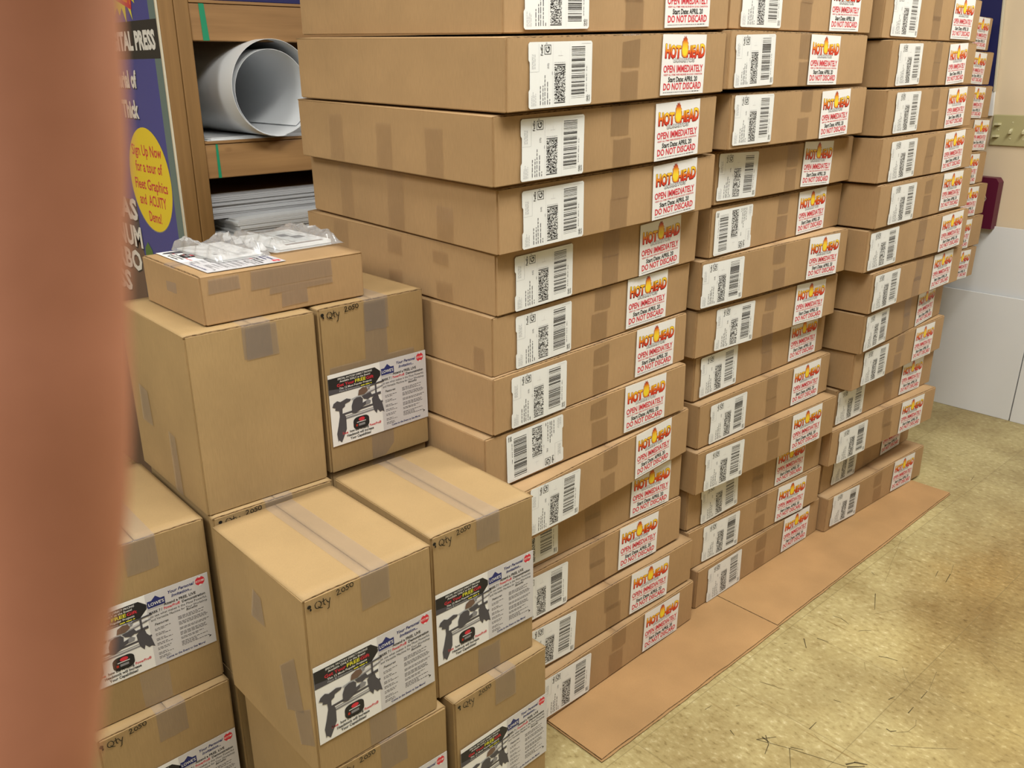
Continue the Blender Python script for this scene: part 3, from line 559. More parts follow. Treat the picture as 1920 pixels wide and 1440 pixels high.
# ------------------------------------------------------------------ cartons
def carton_mesh(W, D, H, mat, seed):
    rnd = random.Random(seed); bm = bmesh.new()
    vs = bbox_add(bm, (-W/2, -D/2, 0), (W/2, D/2, H-.0030))
    for v in vs:
        v.co.x += rnd.uniform(-.0012, .0012); v.co.y += rnd.uniform(-.0012, .0012)
    ver = [e for e in bm.edges if abs(e.verts[0].co.z-e.verts[1].co.z) > H*.5]
    r = bmesh.ops.bevel(bm, geom=ver, offset=.0034, segments=4, affect='EDGES')
    r = bmesh.ops.bevel(bm, geom=[e for e in bm.edges if e.verts[0].co.z < .001 and e.verts[1].co.z < .001], offset=.0016, segments=2, affect='EDGES')
    return mesh_of(bm, 'carton', [mat])
def flap_mesh(W, D, H, side, mat, seed, hinge='X'):
    """one closed top flap, hinged on the left (-1) or right (+1) wall; its raw fluted edge shows in front"""
    rnd = random.Random(seed); t = .0030; ins = .0022; bm = bmesh.new(); hx = W/2-.0004; N = 14
    rows = []
    for i in range(N+1):
        x = .0009+(hx-.0009)*i/N; sag = -.0009*math.sin(math.pi*i/N)*rnd.uniform(.4, 1.0)
        rows.append((x, sag))
    prof = []
    for sgn in (0, 1): pass
    yf = -D/2+ins; yb = D/2-ins; NY = 12
    jag = [rnd.uniform(-.0006, .0006) for _ in range(N+1)]
    top = [[bm.verts.new((side*x, (yf+jag[i] if j == 0 else yb) if j in (0, NY) else yf+(yb-yf)*j/NY, H-.0003+(s*math.sin(math.pi*j/NY)*0.7) - (.0012 if i == N else 0))) for j in range(NY+1)] for i, (x, s) in enumerate(rows)]
    bot = [[bm.verts.new((v.co.x, v.co.y, H-.0003-t)) for v in r] for r in top]
    def q(a, b, c, d, mi=0):
        f = bm.faces.new((a, b, c, d)); f.material_index = mi; f.smooth = (mi == 0)
    for i in range(N):
        for j in range(NY): q(top[i][j], top[i+1][j], top[i+1][j+1], top[i][j+1]); q(bot[i][j], bot[i][j+1], bot[i+1][j+1], bot[i+1][j])
        q(top[i][0], bot[i][0], bot[i+1][0], top[i+1][0], 1); q(top[i][NY], top[i+1][NY], bot[i+1][NY], bot[i][NY], 1)
    for j in range(NY): q(top[0][j], top[0][j+1], bot[0][j+1], bot[0][j]); q(top[N][j], bot[N][j], bot[N][j+1], top[N][j+1])
    bmesh.ops.recalc_face_normals(bm, faces=bm.faces[:])
    return mesh_of(bm, 'top_flap', [mat, 'flute'])
def tape_mesh(path, width, mat, seed=0, n=5):
    """a strip of tape following path [(y,z)...] in the local yz plane, centred on x=0"""
    rnd = random.Random(seed); bm = bmesh.new(); rows = []
    for i, (y, z) in enumerate(path):
        end = i in (0, len(path)-1)
        rows.append([bm.verts.new((width*(k/(n-1)-.5), y+(rnd.uniform(-.0012, .0012) if end and abs(path[i][1]-path[i-1 if i else 1][1]) < 1e-6 else 0), z+(rnd.uniform(-.0012, .0012) if end and abs(path[i][1]-path[i-1 if i else 1][1]) > 1e-6 else 0))) for k in range(n)])
    for a, b in zip(rows, rows[1:]):
        for k in range(n-1): f = bm.faces.new((a[k], a[k+1], b[k+1], b[k])); f.smooth = True
    return mesh_of(bm, 'packing_tape', [mat])
HL, HD, HH = .6080, .5918, .1124
HC = [carton_mesh(HL, HD, HH, 'card', s) for s in range(4)]
HF = [[flap_mesh(HL, HD, HH, sd, 'card', 10+s*2+sd) for sd in (-1, 1)] for s in range(3)]
e = .0005
HT_top = [tape_mesh([(-HD/2-e, HH-.003-l), (-HD/2-e, HH-.0055), (-HD/2-e*.5, HH-.0015), (-HD/2+.003, HH+e), (0, HH+e*.6), (HD/2-.004, HH+e)], .050, 'tape', i) for i, l in enumerate((.052, .061, .045))]
HT_bot = [tape_mesh([(-HD/2-e*1.4, .0022), (-HD/2-e*1.4, .0022+l)], .050, 'tape', 5+i) for i, l in enumerate((.050, .058))]
ORD = ['topmost', 'second from top', 'third from top', 'fourth from top', 'fifth from top', 'sixth from top', 'seventh from top', 'eighth from top', 'ninth from top', 'tenth from top', 'eleventh from top', 'second from bottom', 'lowest']
STK = {1: 'the nearest tall stack', 2: 'the second tall stack', 3: 'the third tall stack', 4: 'the farthest stack, by the wall'}
FIX = {(2, 8): dict(a=.001, z=.5858), (2, 9): dict(a=.0025), (2, 4): dict(yaw=.4), (3, 4): dict(x=2.245, yaw=.8), (4, 6): dict(z=.8142), (4, 5): dict(z=.9302), (4, 4): dict(z=1.0456), (4, 3): dict(z=1.1606), (4, 2): dict(z=1.2767), (4, 1): dict(z=1.3934), (2, 5): dict(a=.002), (1, 11): dict(b=-.0125), (1, 6): dict(z=.8134), (1, 7): dict(z=.7012), (2, 11): dict(a=.0, z=.2384), (3, 12): dict(a=.0, z=.1210), (1, 13): dict(z=.0088, b=-.002), (2, 13): dict(z=.0082, a=-.001), (1, 12): dict(z=.1250, b=-.005), (1, 1): dict(x=.984, y=1.0886), (2, 1): dict(x=1.603, y=1.104), (3, 11): dict(x=2.254), (3, 13): dict(x=2.289, z=.0078, a=.0005, b=.0005), (3, 7): dict(a=-.006), (3, 8): dict(a=-.0055, z=.5823), (3, 9): dict(a=-.005), (3, 10): dict(a=-.006)}
rows = [dict(zip(('s', 'k', 'x', 'y', 'z', 'yaw', 'a', 'b', 'sh', 'nt'), r)) for r in HOT]
for k in range(9, 14): rows.append(dict(s=4, k=k, x=2.93, y=1.43, z=.0008+(13-k)*.1163, yaw=(-.3, .4, 0, .5, -.2)[k-9], a=0, b=0, sh=None, nt=(.47, .057, 0)))
def fit_label(l, hw, hh):
    cx, cz, rot = l; m = .0005; rmax = math.degrees(math.asin(max(0, (HH/2-m-hh)/hw))); rot = max(-rmax, min(rmax, rot))
    lim = max(0, HH/2-m-hh*math.cos(R(rot))-hw*abs(math.sin(R(rot)))); return cx, max(HH/2-lim, min(HH/2+lim, cz)), rot
def plane_part(name, me, par, W, D, cx, cz, rot, off=.0004):
    return link(name, me, par, (cx-W/2, -D/2-off, cz), (0, R(-rot), 0))
for r in rows:
    r.update(FIX.get((r['s'], r['k']), {})); rnd = random.Random(r['s']*100+r['k']); key = (r['s'], r['k'])
    t = empty('shipping_box', frame((r['x'], r['y'], r['z']), r['yaw'], r['a'], r['b'], (HL/2, HD/2)))
    extra = {(1, 8): ', shipping label upside down', (2, 5): ', shipping label upside down', (1, 3): ', side tape strips', (1, 9): ', behind carton', (3, 12): ', set back'}.get(key, '')
    tag(t, f"flat brown shipping box, {ORD[r['k']-1]} in {STK[r['s']]}{extra}", 'box', 'flat brown shipping boxes in four tall stacks')
    link('carton', rnd.choice(HC), t)
    for m_ in rnd.choice(HF): link('top_flap', m_, t)
    tx = rnd.uniform(-.012, .012)
    link('packing_tape', rnd.choice(HT_top), t, (tx, 0, 0)); link('packing_tape', rnd.choice(HT_bot), t, (tx+rnd.uniform(-.01, .01), 0, 0))
    s_ = fit_label(r['sh'] or (.12, .055, 0), .0764, .050); r['nt'] = fit_label(r['nt'], .0695, .0529)
    l = plane_part('shipping_label', rnd.choice(SHIP), t, HL, HD, s_[0], s_[1], s_[2]+(180 if key in ((1, 8), (2, 5)) else 0), .0022); l['label'] = 'white shipping label with bar codes'
    l = plane_part('notice_label', NOTE, t, HL, HD, r['nt'][0], r['nt'][1], r['nt'][2], .0022); l['label'] = 'white notice label with red lettering'
    # extra strips of tape on the long left side of some boxes
    for y0, y1, z0, z1 in {(1, 3): [(.430, .478, .006, .090), (.274, .321, .002, .085), (.126, .174, .003, .084)], (1, 4): [(.435, .481, .003, .108), (.264, .316, .003, .108), (.118, .165, .003, .066)], (1, 5): [(.440, .491, .050, .109), (.262, .306, .070, .105), (.124, .168, .070, .095), (.262, .306, .003, .037), (.114, .160, .003, .038)], (1, 6): [(.02, .05, .003, .05)]}.get(key, []):
        bm = bmesh.new(); xx = -HL/2-.0017; j = lambda: rnd.uniform(-.002, .002)
        v = [bm.verts.new((xx, y-HD/2, z)) for y, z in ((y1, z0+j()), (y0, z0+j()), (y0+j(), z1+j()), (y1+j(), z1+j()))]; bm.faces.new(v); link('packing_tape', mesh_of(bm, 'packing_tape', ['tape2' if False else 'tape']), t)

# ------------------------------------------------------------------ taller cartons with flyers, left foreground
W2, D2, H2 = .2280, .2984, .3160
_ic = {}
QS = .980
def near(r, ground=False):
    x, y, z, yaw, W, D, H = r
    z0 = CAMZ-(CAMZ-z)*QS; z1 = CAMZ-(CAMZ-z-H)*QS
    if z < .01: z0 = .0005
    return (x*QS, y*QS, z0, yaw, W*QS, D*QS, z1-z0-.0004)
INV = {k: near(v) for k, v in INV.items()}
def flyer_box(key, label, fly=None, q=None, tapes=(), qv=0, o=None, side=()):
    x, y, z, yaw, W, D, H = o or INV[key]; zo = H-.316*QS; S_ = lambda t_: (t_[0]*QS, t_[1]*QS+zo, t_[2])
    fly = fly and S_(fly); q = q and S_(q); tapes = [(a*QS, b_*QS+zo, c_*QS, d_*QS+zo) for a, b_, c_, d_ in tapes]
    t = empty('flyer_box', frame((x, y, z), yaw, 0, 0, (W/2, D/2))); tag(t, label, 'box', 'tall brown cartons at the left')
    sd = sum(map(ord, key))
    link('carton', carton_mesh(W, D, H, 'card2', sd), t)
    for sgn in (-1, 1): link('top_flap', flap_mesh(W, D, H, sgn, 'card2', sd+sgn), t)
    link('packing_tape', tape_mesh([(-D/2-e, H-.003-.055), (-D/2-e, H-.0055), (-D/2-e*.5, H-.0015), (-D/2+.003, H+e*.6), (0, H+e*.6), (D/2-.004, H+e*.6)], .050, 'tape2', sd), t, (.006, 0, 0))
    link('packing_tape', tape_mesh([(-D/2-e, .0022), (-D/2-e, .055)], .050, 'tape2', sd+3), t, (.004, 0, 0))
    if fly: l = plane_part('flyer_label', FLY, t, W, D, fly[0], fly[1], fly[2], .0016); l['label'] = 'printed invitation flyer'
    if q: l = plane_part('handwriting', QTY[qv], t, W, D, q[0], q[1], q[2], .0013); l['label'] = 'black marker handwriting'
    for x0, z0, x1, z1 in tapes:
        bm = bmesh.new(); v = [bm.verts.new((a-W/2, -D/2-.0011, b)) for a, b in ((x0, z0), (x1, z0+.001), (x1-.001, z1), (x0+.002, z1-.001))]; bm.faces.new(v); link('packing_tape', mesh_of(bm, 'packing_tape', ['tape2']), t)
    for L_ in side:
        bm = bmesh.new(); bm.faces.new([bm.verts.new((-W/2-.0017, a-D/2, z_)) for a, z_ in L_[::-1]]); link('packing_tape', mesh_of(bm, 'packing_tape', ['tape2']), t)
    return t
s8 = .885
flyer_box('B1', 'tall brown carton without a flyer, under the small flat box', tapes=[(.100, .255, .158, .312)], side=[[(.095, .003), (.128, .003), (.126, .115), (.098, .112)], [(.20, .10), (.25, .10), (.245, .17), (.205, .165)]])
flyer_box('B2', 'tall brown carton with a flyer, upper tier, right beside the nearest tall stack', (.1165, .1235, .4), (.0155, .296, 2), [(.090, .205, .140, .312), (.012, .190, .2, .206)], 0)
flyer_box('d', 'tall brown carton with a flyer, middle tier, frontmost with its top clear', (.1125, .1305, .2), (.0165, .295, 4), [], 1, side=[[(.03, .10), (.085, .075), (.095, .15), (.045, .19)], [(.005, .055), (.05, .03), (.06, .085), (.01, .12)], [(.13, .20), (.175, .20), (.16, .255), (.135, .25)]])
flyer_box('e', 'tall brown carton with a flyer, middle tier, top clear, touching the nearest tall stack', (.1115, .139, .2), (.0135, .296, 3), [], 2)
flyer_box('h', 'tall brown carton with a flyer, bottom tier, rightmost by the floor sheet', (.1175, .142, 0), (.017, .297, 2), [], 3)
flyer_box('g', 'tall brown carton, bottom tier, directly under the frontmost carton', (.1155, .154, 0), (.018, .297, 2), [], 0)
flyer_box('c', 'tall brown carton with a flyer, middle tier, leftmost, half behind the finger', (.1115, .145, 0), None, [(.085, .07, .135, .004)], 1)
flyer_box('f', 'tall brown carton with a flyer, bottom tier, leftmost, half behind the finger', (.1155, .141, 0), (.012, .296, 3), [], 2)
flyer_box('i', 'tall brown carton, middle tier, behind the frontmost carton, handwriting just showing', None, (.020, .2975, 1), [], 3)
flyer_box('j', 'tall brown carton hidden under the upper right flyer carton', o=near((.7580, 1.3250, .3160, .4, .2210, D2, H2)))
flyer_box('ii', 'tall brown carton on the floor, hidden behind the bottom tier, left', o=near((.5190, 1.3110, 0, -.6, W2, D2, H2)))
flyer_box('jj', 'tall brown carton on the floor, hidden behind the bottom tier, right', o=near((.7600, 1.3110, 0, .2, W2, D2, H2)))

# small flat box lying across two cartons
x, y, z, yaw, FW_, FD, FH = INV['F']
t = empty('flat_box', frame((x, y, z+.0009), yaw, 0, 0, (FW_/2, FD/2))); tag(t, 'small flat brown box lying across the two upper cartons, flyer on top', 'box')
link('carton', carton_mesh(FW_, FD, FH, 'card', 77), t)
# its flaps hinge on the two long sides: build across the other axis
for sgn in (-1, 1):
    o = link('top_flap', flap_mesh(FD, FW_, FH, sgn, 'card', 80+sgn), t); o.rotation_euler = (0, 0, R(90))
link('packing_tape', tape_mesh([(-FW_/2-e, FH-.045), (-FW_/2-e, FH-.0055), (-FW_/2, FH-.001), (-FW_/2+.004, FH+e), (0, FH+e), (FW_/2-.01, FH+e)], .042, 'tape2', 81), t, (0, 0, 0), (0, 0, R(-90)))
for x0, z0, x1, z1 in [(.012, .050, .066, .075), (.084, .045, .235, .078), (.115, .033, .235, .046), (.135, .008, .185, .034)]:
    bm = bmesh.new(); v = [bm.verts.new((a-FW_/2, -FD/2-.0012, b)) for a, b in ((x0, z0), (x1, z0+.002), (x1-.001, z1), (x0+.002, z1-.001))]; bm.faces.new(v); link('packing_tape', mesh_of(bm, 'packing_tape', ['tape2']), t)
FT = t.matrix_world.copy(); FZ = FH+.0006
def on_flat(u, v, dz=0, rz=0): return FT @ Matrix.Translation((u*FW_-FW_/2, v*FD-FD/2, FZ+dz)) @ Matrix.Rotation(R(rz), 4, 'Z')
o = link('flyer_sheet', FLY); o.matrix_world = on_flat(.0888/.2993, .1200/.2352, .0006, -90) @ Matrix.Rotation(R(-90), 4, 'X'); tag(o, 'loose printed flyer lying on the left half of the small flat box', 'flyer')
def card_stack(name, w_, d_, h_, mats, rnd):
    bm = bmesh.new(); bbox_add(bm, (-w_/2, -d_/2, 0), (w_/2, d_/2, h_), .0008, 1, 0)
    return bm
def bag_mesh(w_, d_, h0, crinkle, seed, flatx=0.5):
    """crumpled clear bag: pillow-shaped closed film with random folds, higher towards its ends"""
    rnd = random.Random(seed); NX, NY = 44, 26; bm = bmesh.new(); ph = [(rnd.uniform(20, 120), rnd.uniform(-90, 90), rnd.uniform(0, 6.3), rnd.uniform(.3, 1)) for _ in range(9)]
    T, B = [], []
    for i in range(NX+1):
        a, b = [], []
        for j in range(NY+1):
            u, v = i/NX*2-1, j/NY*2-1; x = u*w_/2; y = v*d_/2
            ed = min(1, (1-abs(u))*7)*min(1, (1-abs(v))*6); n = sum(k*abs(math.sin(x*f+y*g+p)) for f, g, p, k in ph)/5
            c = crinkle*(0.15+max(0, abs(u)-flatx)*2.0); hh = h0*ed+c*n*ed+rnd.uniform(0, c*.18)*ed
            x += crinkle*.25*math.sin(y*140+ph[0][2])*(abs(u) > .8); 
            a.append(bm.verts.new((x, y, .0008+hh))); b.append(a[-1] if i in (0, NX) or j in (0, NY) else bm.verts.new((x, y, .0005)))
        T.append(a); B.append(b)
    for i in range(NX):
        for j in range(NY):
            bm.faces.new((T[i][j], T[i+1][j], T[i+1][j+1], T[i][j+1]))
            q = []
            for v in (B[i][j], B[i][j+1], B[i+1][j+1], B[i+1][j]):
                if v not in q: q.append(v)
            if len(q) > 2:
                try: bm.faces.new(q)
                except Exception: pass
    return mesh_of(bm, 'bag', ['film'])
def pack(label, mw, cw, cd, ch, bw, bd, crink, seed, prints, flatx):
    t = empty('plastic_bag', mw); tag(t, label, 'bag')
    bm = bmesh.new(); bbox_add(bm, (-cw/2, -cd/2, .0009), (cw/2, cd/2, .0009+ch), .0006, 1, 0); c = link('card_stack', mesh_of(bm, 'card_stack', ['paper']), t); c['label'] = 'pale printed cards inside the bag'
    p = Print()
    for a in prints: p.rect(*a[:4], a[4], 1)
    pm = link('print', p.mesh('print'), c, (0, 0, ch+.0007), (R(-90), 0, 0))
    link('film', bag_mesh(bw, bd, ch+.0022, crink, seed, flatx), t); return t
pack('clear plastic bag of pale cards with dark printing, right half of the flat box', on_flat(.238/.2993, .168/.2352, .0016, 2), .105, .150, .006, .140, .180, .011, 4,
     [(-.0525, -.075, -.040, .075, 'white'), (.000, .010, .018, .034, 'dgrey'), (.012, -.018, .034, .006, 'dgrey'), (.040, -.075, .0525, .075, 'white'), (-.036, -.070, .040, -.060, 'brown'), (-.030, -.048, -.004, -.044, 'dash')], .25)
pack('crumpled clear plastic bag with one pale card, left half of the flat box', on_flat(.105/.2993, .155/.2352, .0016, 3), .085, .150, .0018, .098, .176, .012, 9,
     [(-.0425, -.075, .0425, .075, 'white'), (.000, -.060, .030, -.058, 'mgrey'), (.000, -.052, .026, -.050, 'dash'), (-.025, -.03, -.018, -.024, 'red')], .05)
# ------------------------------------------------------------------ cardboard sheets under the stacks
def sheet(name, x0, x1, y0, y1, z, label, skew=0.0):
    rnd = random.Random(int(x0*100)); bm = bmesh.new(); N = 24
    for lay in range(2):
        t = .0035; zz = z+lay*t; dy = .004*(1-lay)*-1
        A = []
        for i in range(N+1):
            x = x0+(x1-x0)*i/N; yy = y0+skew*(i/N)+dy+rnd.uniform(-.0012, .0012)
            A.append([bm.verts.new((x+(.003*lay if i == 0 else 0), yy, zz)), bm.verts.new((x+(.003*lay if i == 0 else 0), yy, zz+t-.0006)), bm.verts.new((x, y1, zz+t-.0006)), bm.verts.new((x, y1, zz))])
        for a, b in zip(A, A[1:]):
            for k, mi in ((0, 1), (1, 0), (2, 1), (3, 0)): f = bm.faces.new((a[k], b[k], b[(k+1) % 4], a[(k+1) % 4])); f.material_index = mi
        for a in (A[0], A[-1]): f = bm.faces.new(a); f.material_index = 1
    bmesh.ops.recalc_face_normals(bm, faces=bm.faces[:])
    return tag(link(name, mesh_of(bm, name, ['sheet', 'flute'])), label, 'cardboard sheet', 'cardboard sheets on the floor')
sheet('cardboard_sheet', 1.100, 1.7695, .938, 1.72, .0003, 'brown cardboard sheet on the floor under the nearest tall stack')
sheet('cardboard_sheet', 1.770, 2.838, .944, 1.72, .0003, 'long brown cardboard sheet on the floor under the second and third stacks', .010)

# ------------------------------------------------------------------ right wall: boards, panels, switches
def lean_board(name, y0, y1, h, xb, xt, label, cat, mat='foam', t=.006, group=None, edge=None, z0=.0005):
    bm = bmesh.new(); L = math.hypot(h, xt-xb); bbox_add(bm, (0, y0, 0), (t, y1, L), .0008, 1); o = link(name, mesh_of(bm, name, [mat]))
    o.location = (xb, 0, z0); o.rotation_euler = (0, math.atan2(xt-xb, h), 0); return tag(o, label, cat, group)
lean_board('foam_board', -.60, 2.05, .742, 3.688, 3.733, 'tall white foam board leaning on the right wall, behind the shorter ones', 'board', group='white foam boards by the wall')
lean_board('foam_board', 1.062, 2.00, .482, 3.662, 3.697, 'shorter white foam board by the wall, left of the seam, half behind the boxes', 'board', group='white foam boards by the wall')
lean_board('foam_board', .10, 1.058, .482, 3.660, 3.697, 'shorter white foam board by the wall, right of the seam', 'board', group='white foam boards by the wall')
# navy panel hung on the wall with a cream edge
t = empty('wall_panel', Matrix.Translation((3.748, 1.352, 1.245)) @ Matrix.Rotation(R(-3.7), 4, 'X')); tag(t, 'navy blue panel with cream edge on the right wall behind the boxes', 'panel')
link('panel', boxmesh('panel', (-.012, .007, 0), (0, .95, .95), ['navypanel'], .001, 1), t)
link('edge_strip', boxmesh('edge_strip', (-.014, 0, -.002), (.0, .0065, .95), ['cream'], .001, 1), t)
o = link('white_sign', boxmesh('white_sign', (-.010, 0, 0), (0, .25, .095), ['white'], .001, 1), None, (3.748, 1.347, 1.155), (R(-3.7), 0, 0)); tag(o, 'white board edge just above the light switches, behind the boxes', 'board')
# burgundy case with clipped corner and a diamond outline
t = empty('wall_case', Matrix.Translation((3.744, 1.266, .735))); tag(t, 'burgundy panel with clipped corner leaning on the right wall', 'panel')
bm = bmesh.new(); prof = [(0, 0), (.014, .175), (.002, .186), (.36, .215), (.36, 0)]; prof = [(0, 0), (.0, .178), (.012, .194), (.36, .200), (.36, 0)]
a = [bm.verts.new((-.05, y_, z_)) for y_, z_ in prof]; b = [bm.verts.new((0, y_, z_)) for y_, z_ in prof]; bm.faces.new(a); bm.faces.new(b[::-1])
for i in range(5): j = (i+1) % 5; bm.faces.new((a[i], b[i], b[j], a[j]))
bmesh.ops.recalc_face_normals(bm, faces=bm.faces[:]); link('panel', mesh_of(bm, 'panel', ['burgundy']), t)
p = Print(); dm = [(-.022, 0), (0, .05), (.022, 0), (0, -.05), (-.022, 0)]; p.stroke(dm, .0022, 'cream', 1); o = link('diamond_mark', p.mesh('diamond_mark'), t, (-.0498, .058, .115), (0, 0, R(-90)))
# switch plate
t = empty('light_switch_plate', Matrix.Translation((3.752, 1.317, 1.048))); tag(t, 'ivory multi gang light switch plate on the right wall', 'light switch')
t.rotation_euler = (0, 0, R(-90)); t.location = (3.751, 1.345, 1.046)
bm = bmesh.new(); bbox_add(bm, (0, -.0065, 0), (.215, 0, .114), .0035, 3); link('plate', mesh_of(bm, 'plate', ['ivory']), t)
for gx in (.0735, .1195, .1655):
    bm = bmesh.new(); v = bbox_add(bm, (-.0042, -.0165, -.004), (.0042, 0, .005)); 
    for q in v:
        if q.co.y < -.01: q.co.z -= .009
    link('toggle', mesh_of(bm, 'toggle', ['ivory2']), t, (gx, -.006, .060)); link('slot', boxmesh('slot', (-.0055, -.0072, -.012), (.0055, -.006, .012), ['ivory'], .0003, 1), t, (gx, 0, .057))
    for dz in (.087, .027): bm = bmesh.new(); bmesh.ops.create_cone(bm, cap_ends=True, segments=12, radius1=.0032, radius2=.0026, depth=.0014, matrix=Matrix.Translation((0, -.0070, 0)) @ Matrix.Rotation(R(90), 4, 'X')); link('screw', mesh_of(bm, 'screw', ['ivory2']), t, (gx, 0, dz))
for dz in (.080, .036):
    bm = bmesh.new(); v = bbox_add(bm, (-.007, -.017, -.0038), (.007, 0, .0038))
    for q in v:
        if q.co.y < -.01: q.co.x -= .006
    link('toggle', mesh_of(bm, 'toggle', ['ivory2']), t, (.0265, -.006, dz))
bm = bmesh.new(); bmesh.ops.create_cone(bm, cap_ends=True, segments=12, radius1=.0030, radius2=.0026, depth=.0014, matrix=Matrix.Translation((0, -.0070, 0)) @ Matrix.Rotation(R(90), 4, 'X')); link('screw', mesh_of(bm, 'screw', ['ivory2']), t, (.0265, 0, .058))

# ------------------------------------------------------------------ timber shelving, far left
SX, SY = .944, 2.300
t = empty('shelving_rack', Matrix.Translation((SX, SY, 0))); tag(t, 'pine timber shelving rack behind the boxes, holding paper and boards', 'shelf')
def part(name, lo, hi, mat, bev=.003): return link(name, boxmesh(name, lo, hi, [mat], bev, 2), t)
for xx, yy in ((0, 0), (.0395, 0), (0, .90), (2.52, 0), (2.52, .90)): part('upright_post', (xx, yy, 0), (xx+.0385, yy+.089, 2.3), 'woodz')
for z in (.10, .700, 1.065, 1.408, 1.86):
    part('front_rail', (.0785, .003, z), (2.519, .041, z+.089), 'woodx'); part('rear_rail', (.0785, .90, z), (2.519, .938, z+.089), 'woodx')
    if z < 1.5: part('shelf_deck', (.0785, .0, z+.0895), (2.519, .938, z+.0965), 'woodx', .001)
for x0, x1, z0, z1, sk in ((.108, .124, 1.409, 1.4965, -.004), (.107, .115, 1.066, 1.1535, .0)):
    bm = bmesh.new(); v = [bm.verts.new((a, .0022, b)) for a, b in ((x0-.001, z0), (x1, z0), (x1+sk-.002, z1), (x0+sk, z1))]; bm.faces.new(v); g = link('tape_mark', mesh_of(bm, 'tape_mark', ['greentape']), t); g['label'] = 'green tape strip'
o = link('navy_board', boxmesh('navy_board', (0, 0, 0), (2.3, .85, .12), ['navypanel'], .002, 1), None, (1.03, 2.312, 1.5050)); tag(o, 'dark navy board lying on the upper shelf above the paper roll', 'board')
# flat paper under the roll and the big roll itself
for k in range(4):
    o = link('paper_sheet', boxmesh('paper_sheet', (0, 0, 0), (.86-.02*k, .70, .0012), ['roll'], 0), None, (1.030+.006*k+(.01 if k % 2 else 0), 2.302+.012*k, 1.1622+.0013*k), (0, 0, R((.0, -.5, .6, -.3)[k])))
    tag(o, 'flat white paper sheet lying under the big paper roll', 'paper', 'flat paper sheets under the roll')
bm = bmesh.new(); NT = 130; turns = 1.93; Ro = .1235; cx, cz = 1.214, 1.1680+Ro; rowsA, rowsB = [], []
for i in range(NT+1):
    u = i/NT; th = R(-100)+u*turns*2*math.pi; rr = Ro-.0195*max(0, (u*turns-.80))**1.0*(1.0); rr = max(rr, .098)
    ox = .004*(u*turns > 1); px, pz = cx+ox+rr*math.cos(-th+math.pi), cz-(Ro-rr)*.75+rr*math.sin(-th+math.pi)
    yf = SY-.050+.012*u*turns; yb = SY+.80
    n = Vector((math.cos(-th+math.pi), 0, math.sin(-th+math.pi)))*.0009
    rowsA.append((bm.verts.new((px, yf, pz)), bm.verts.new((px, yb, pz)))); rowsB.append((bm.verts.new((px-n.x, yf, pz-n.z)), bm.verts.new((px-n.x, yb, pz-n.z))))
for i in range(NT):
    for q in ((rowsA[i][0], rowsA[i+1][0], rowsA[i+1][1], rowsA[i][1]), (rowsB[i][0], rowsB[i][1], rowsB[i+1][1], rowsB[i+1][0]), (rowsA[i][0], rowsB[i][0], rowsB[i+1][0], rowsA[i+1][0]), (rowsA[i][1], rowsA[i+1][1], rowsB[i+1][1], rowsB[i][1])): f = bm.faces.new(q); f.smooth = True
for e_ in (0, NT): bm.faces.new((rowsA[e_][0], rowsA[e_][1], rowsB[e_][1], rowsB[e_][0]))
bmesh.ops.recalc_face_normals(bm, faces=bm.faces[:])
for e_ in bm.edges:
    if len(e_.link_faces) == 2 and e_.calc_face_angle(0) > .6: e_.smooth = False
o = link('paper_roll', mesh_of(bm, 'paper_roll', ['roll'])); tag(o, 'large loose roll of white paper lying on the shelf', 'paper roll')
# stacks of boards on the lower shelf
rnd = random.Random(21); z = .700+.0968; NB = 42
for k in range(NB):
    th = .0052 if k < NB-1 else .007
    if k < 21: bx_, by_ = 1.062, 2.300
    elif k < 29: bx_, by_ = 1.092, 2.306
    else: bx_, by_ = 1.036, 2.365
    bx_ += rnd.uniform(-.005, .007); by_ += rnd.uniform(-.004, .005); kraft = k == NB-1
    nm = 'kraft_board' if kraft else 'foam_board'
    bm = bmesh.new(); bbox_add(bm, (0, 0, 0), (1.25+rnd.uniform(-.02, .02), .60, th-.0004)); bm.normal_update()
    for f in bm.faces: f.material_index = 0 if abs(f.normal.z) > .5 else 1
    o = link(nm, mesh_of(bm, nm, ['card' if kraft else 'foam', 'foamedge' if k >= 29 else 'foam']), None, (bx_, by_, z), (0, 0, R(rnd.uniform(-.35, .35))))
    if kraft: tag(o, 'brown kraft board on top of the white boards on the lower shelf', 'board')
    else: tag(o, 'white foam board in the pile on the lower shelf below the roll', 'board', 'foam boards on the lower shelf')
    z += th

# ------------------------------------------------------------------ big printed banner on the rack's left end
BX = .9385
t = empty('banner', Matrix.Translation((BX, 2.303, .03))); tag(t, 'big blue printed advertising banner board on the left end of the shelving', 'banner')
BL, BH = 1.25, 2.2
link('board', boxmesh('board', (0, 0, 0), (.0052, BL, BH), ['cream'], 0), t)
p = Print()      # print plane: x runs to the near edge (right), origin at near bottom corner
def bu(y_): return 2.303-y_
def bz(z_): return z_-.03
def brect(ya, za, yb, zb, mat, l): p.rect(bu(yb), bz(za), bu(ya), bz(zb), mat, l)
brect(2.308, .03, 2.303+BL, 2.2, 'blue', 1); brect(2.308, .03, 2.347, 2.2, 'teal', 2)
brect(2.308, 1.366, 3.5, 1.458, 'black', 3)
def btext(s_, yr, zb, h, w_, mat, l=5, **k): p.text(s_, bu(yr), bz(zb), h, mat, l, w=w_, align='R', **k)
btext('DIGITAL PRESS', 2.329, 1.390, .0415, .345, 'white', bold=.05)
btext('Material of', 2.486, 1.293, .040, .19, 'black', 5, bold=.045); btext('Material of', 2.489, 1.296, .040, .19, 'white', 6, bold=.045)
btext('Thick', 2.500, 1.215, .042, .115, 'black', 5, bold=.045); btext('Thick', 2.503, 1.218, .042, .115, 'white', 6, bold=.045)
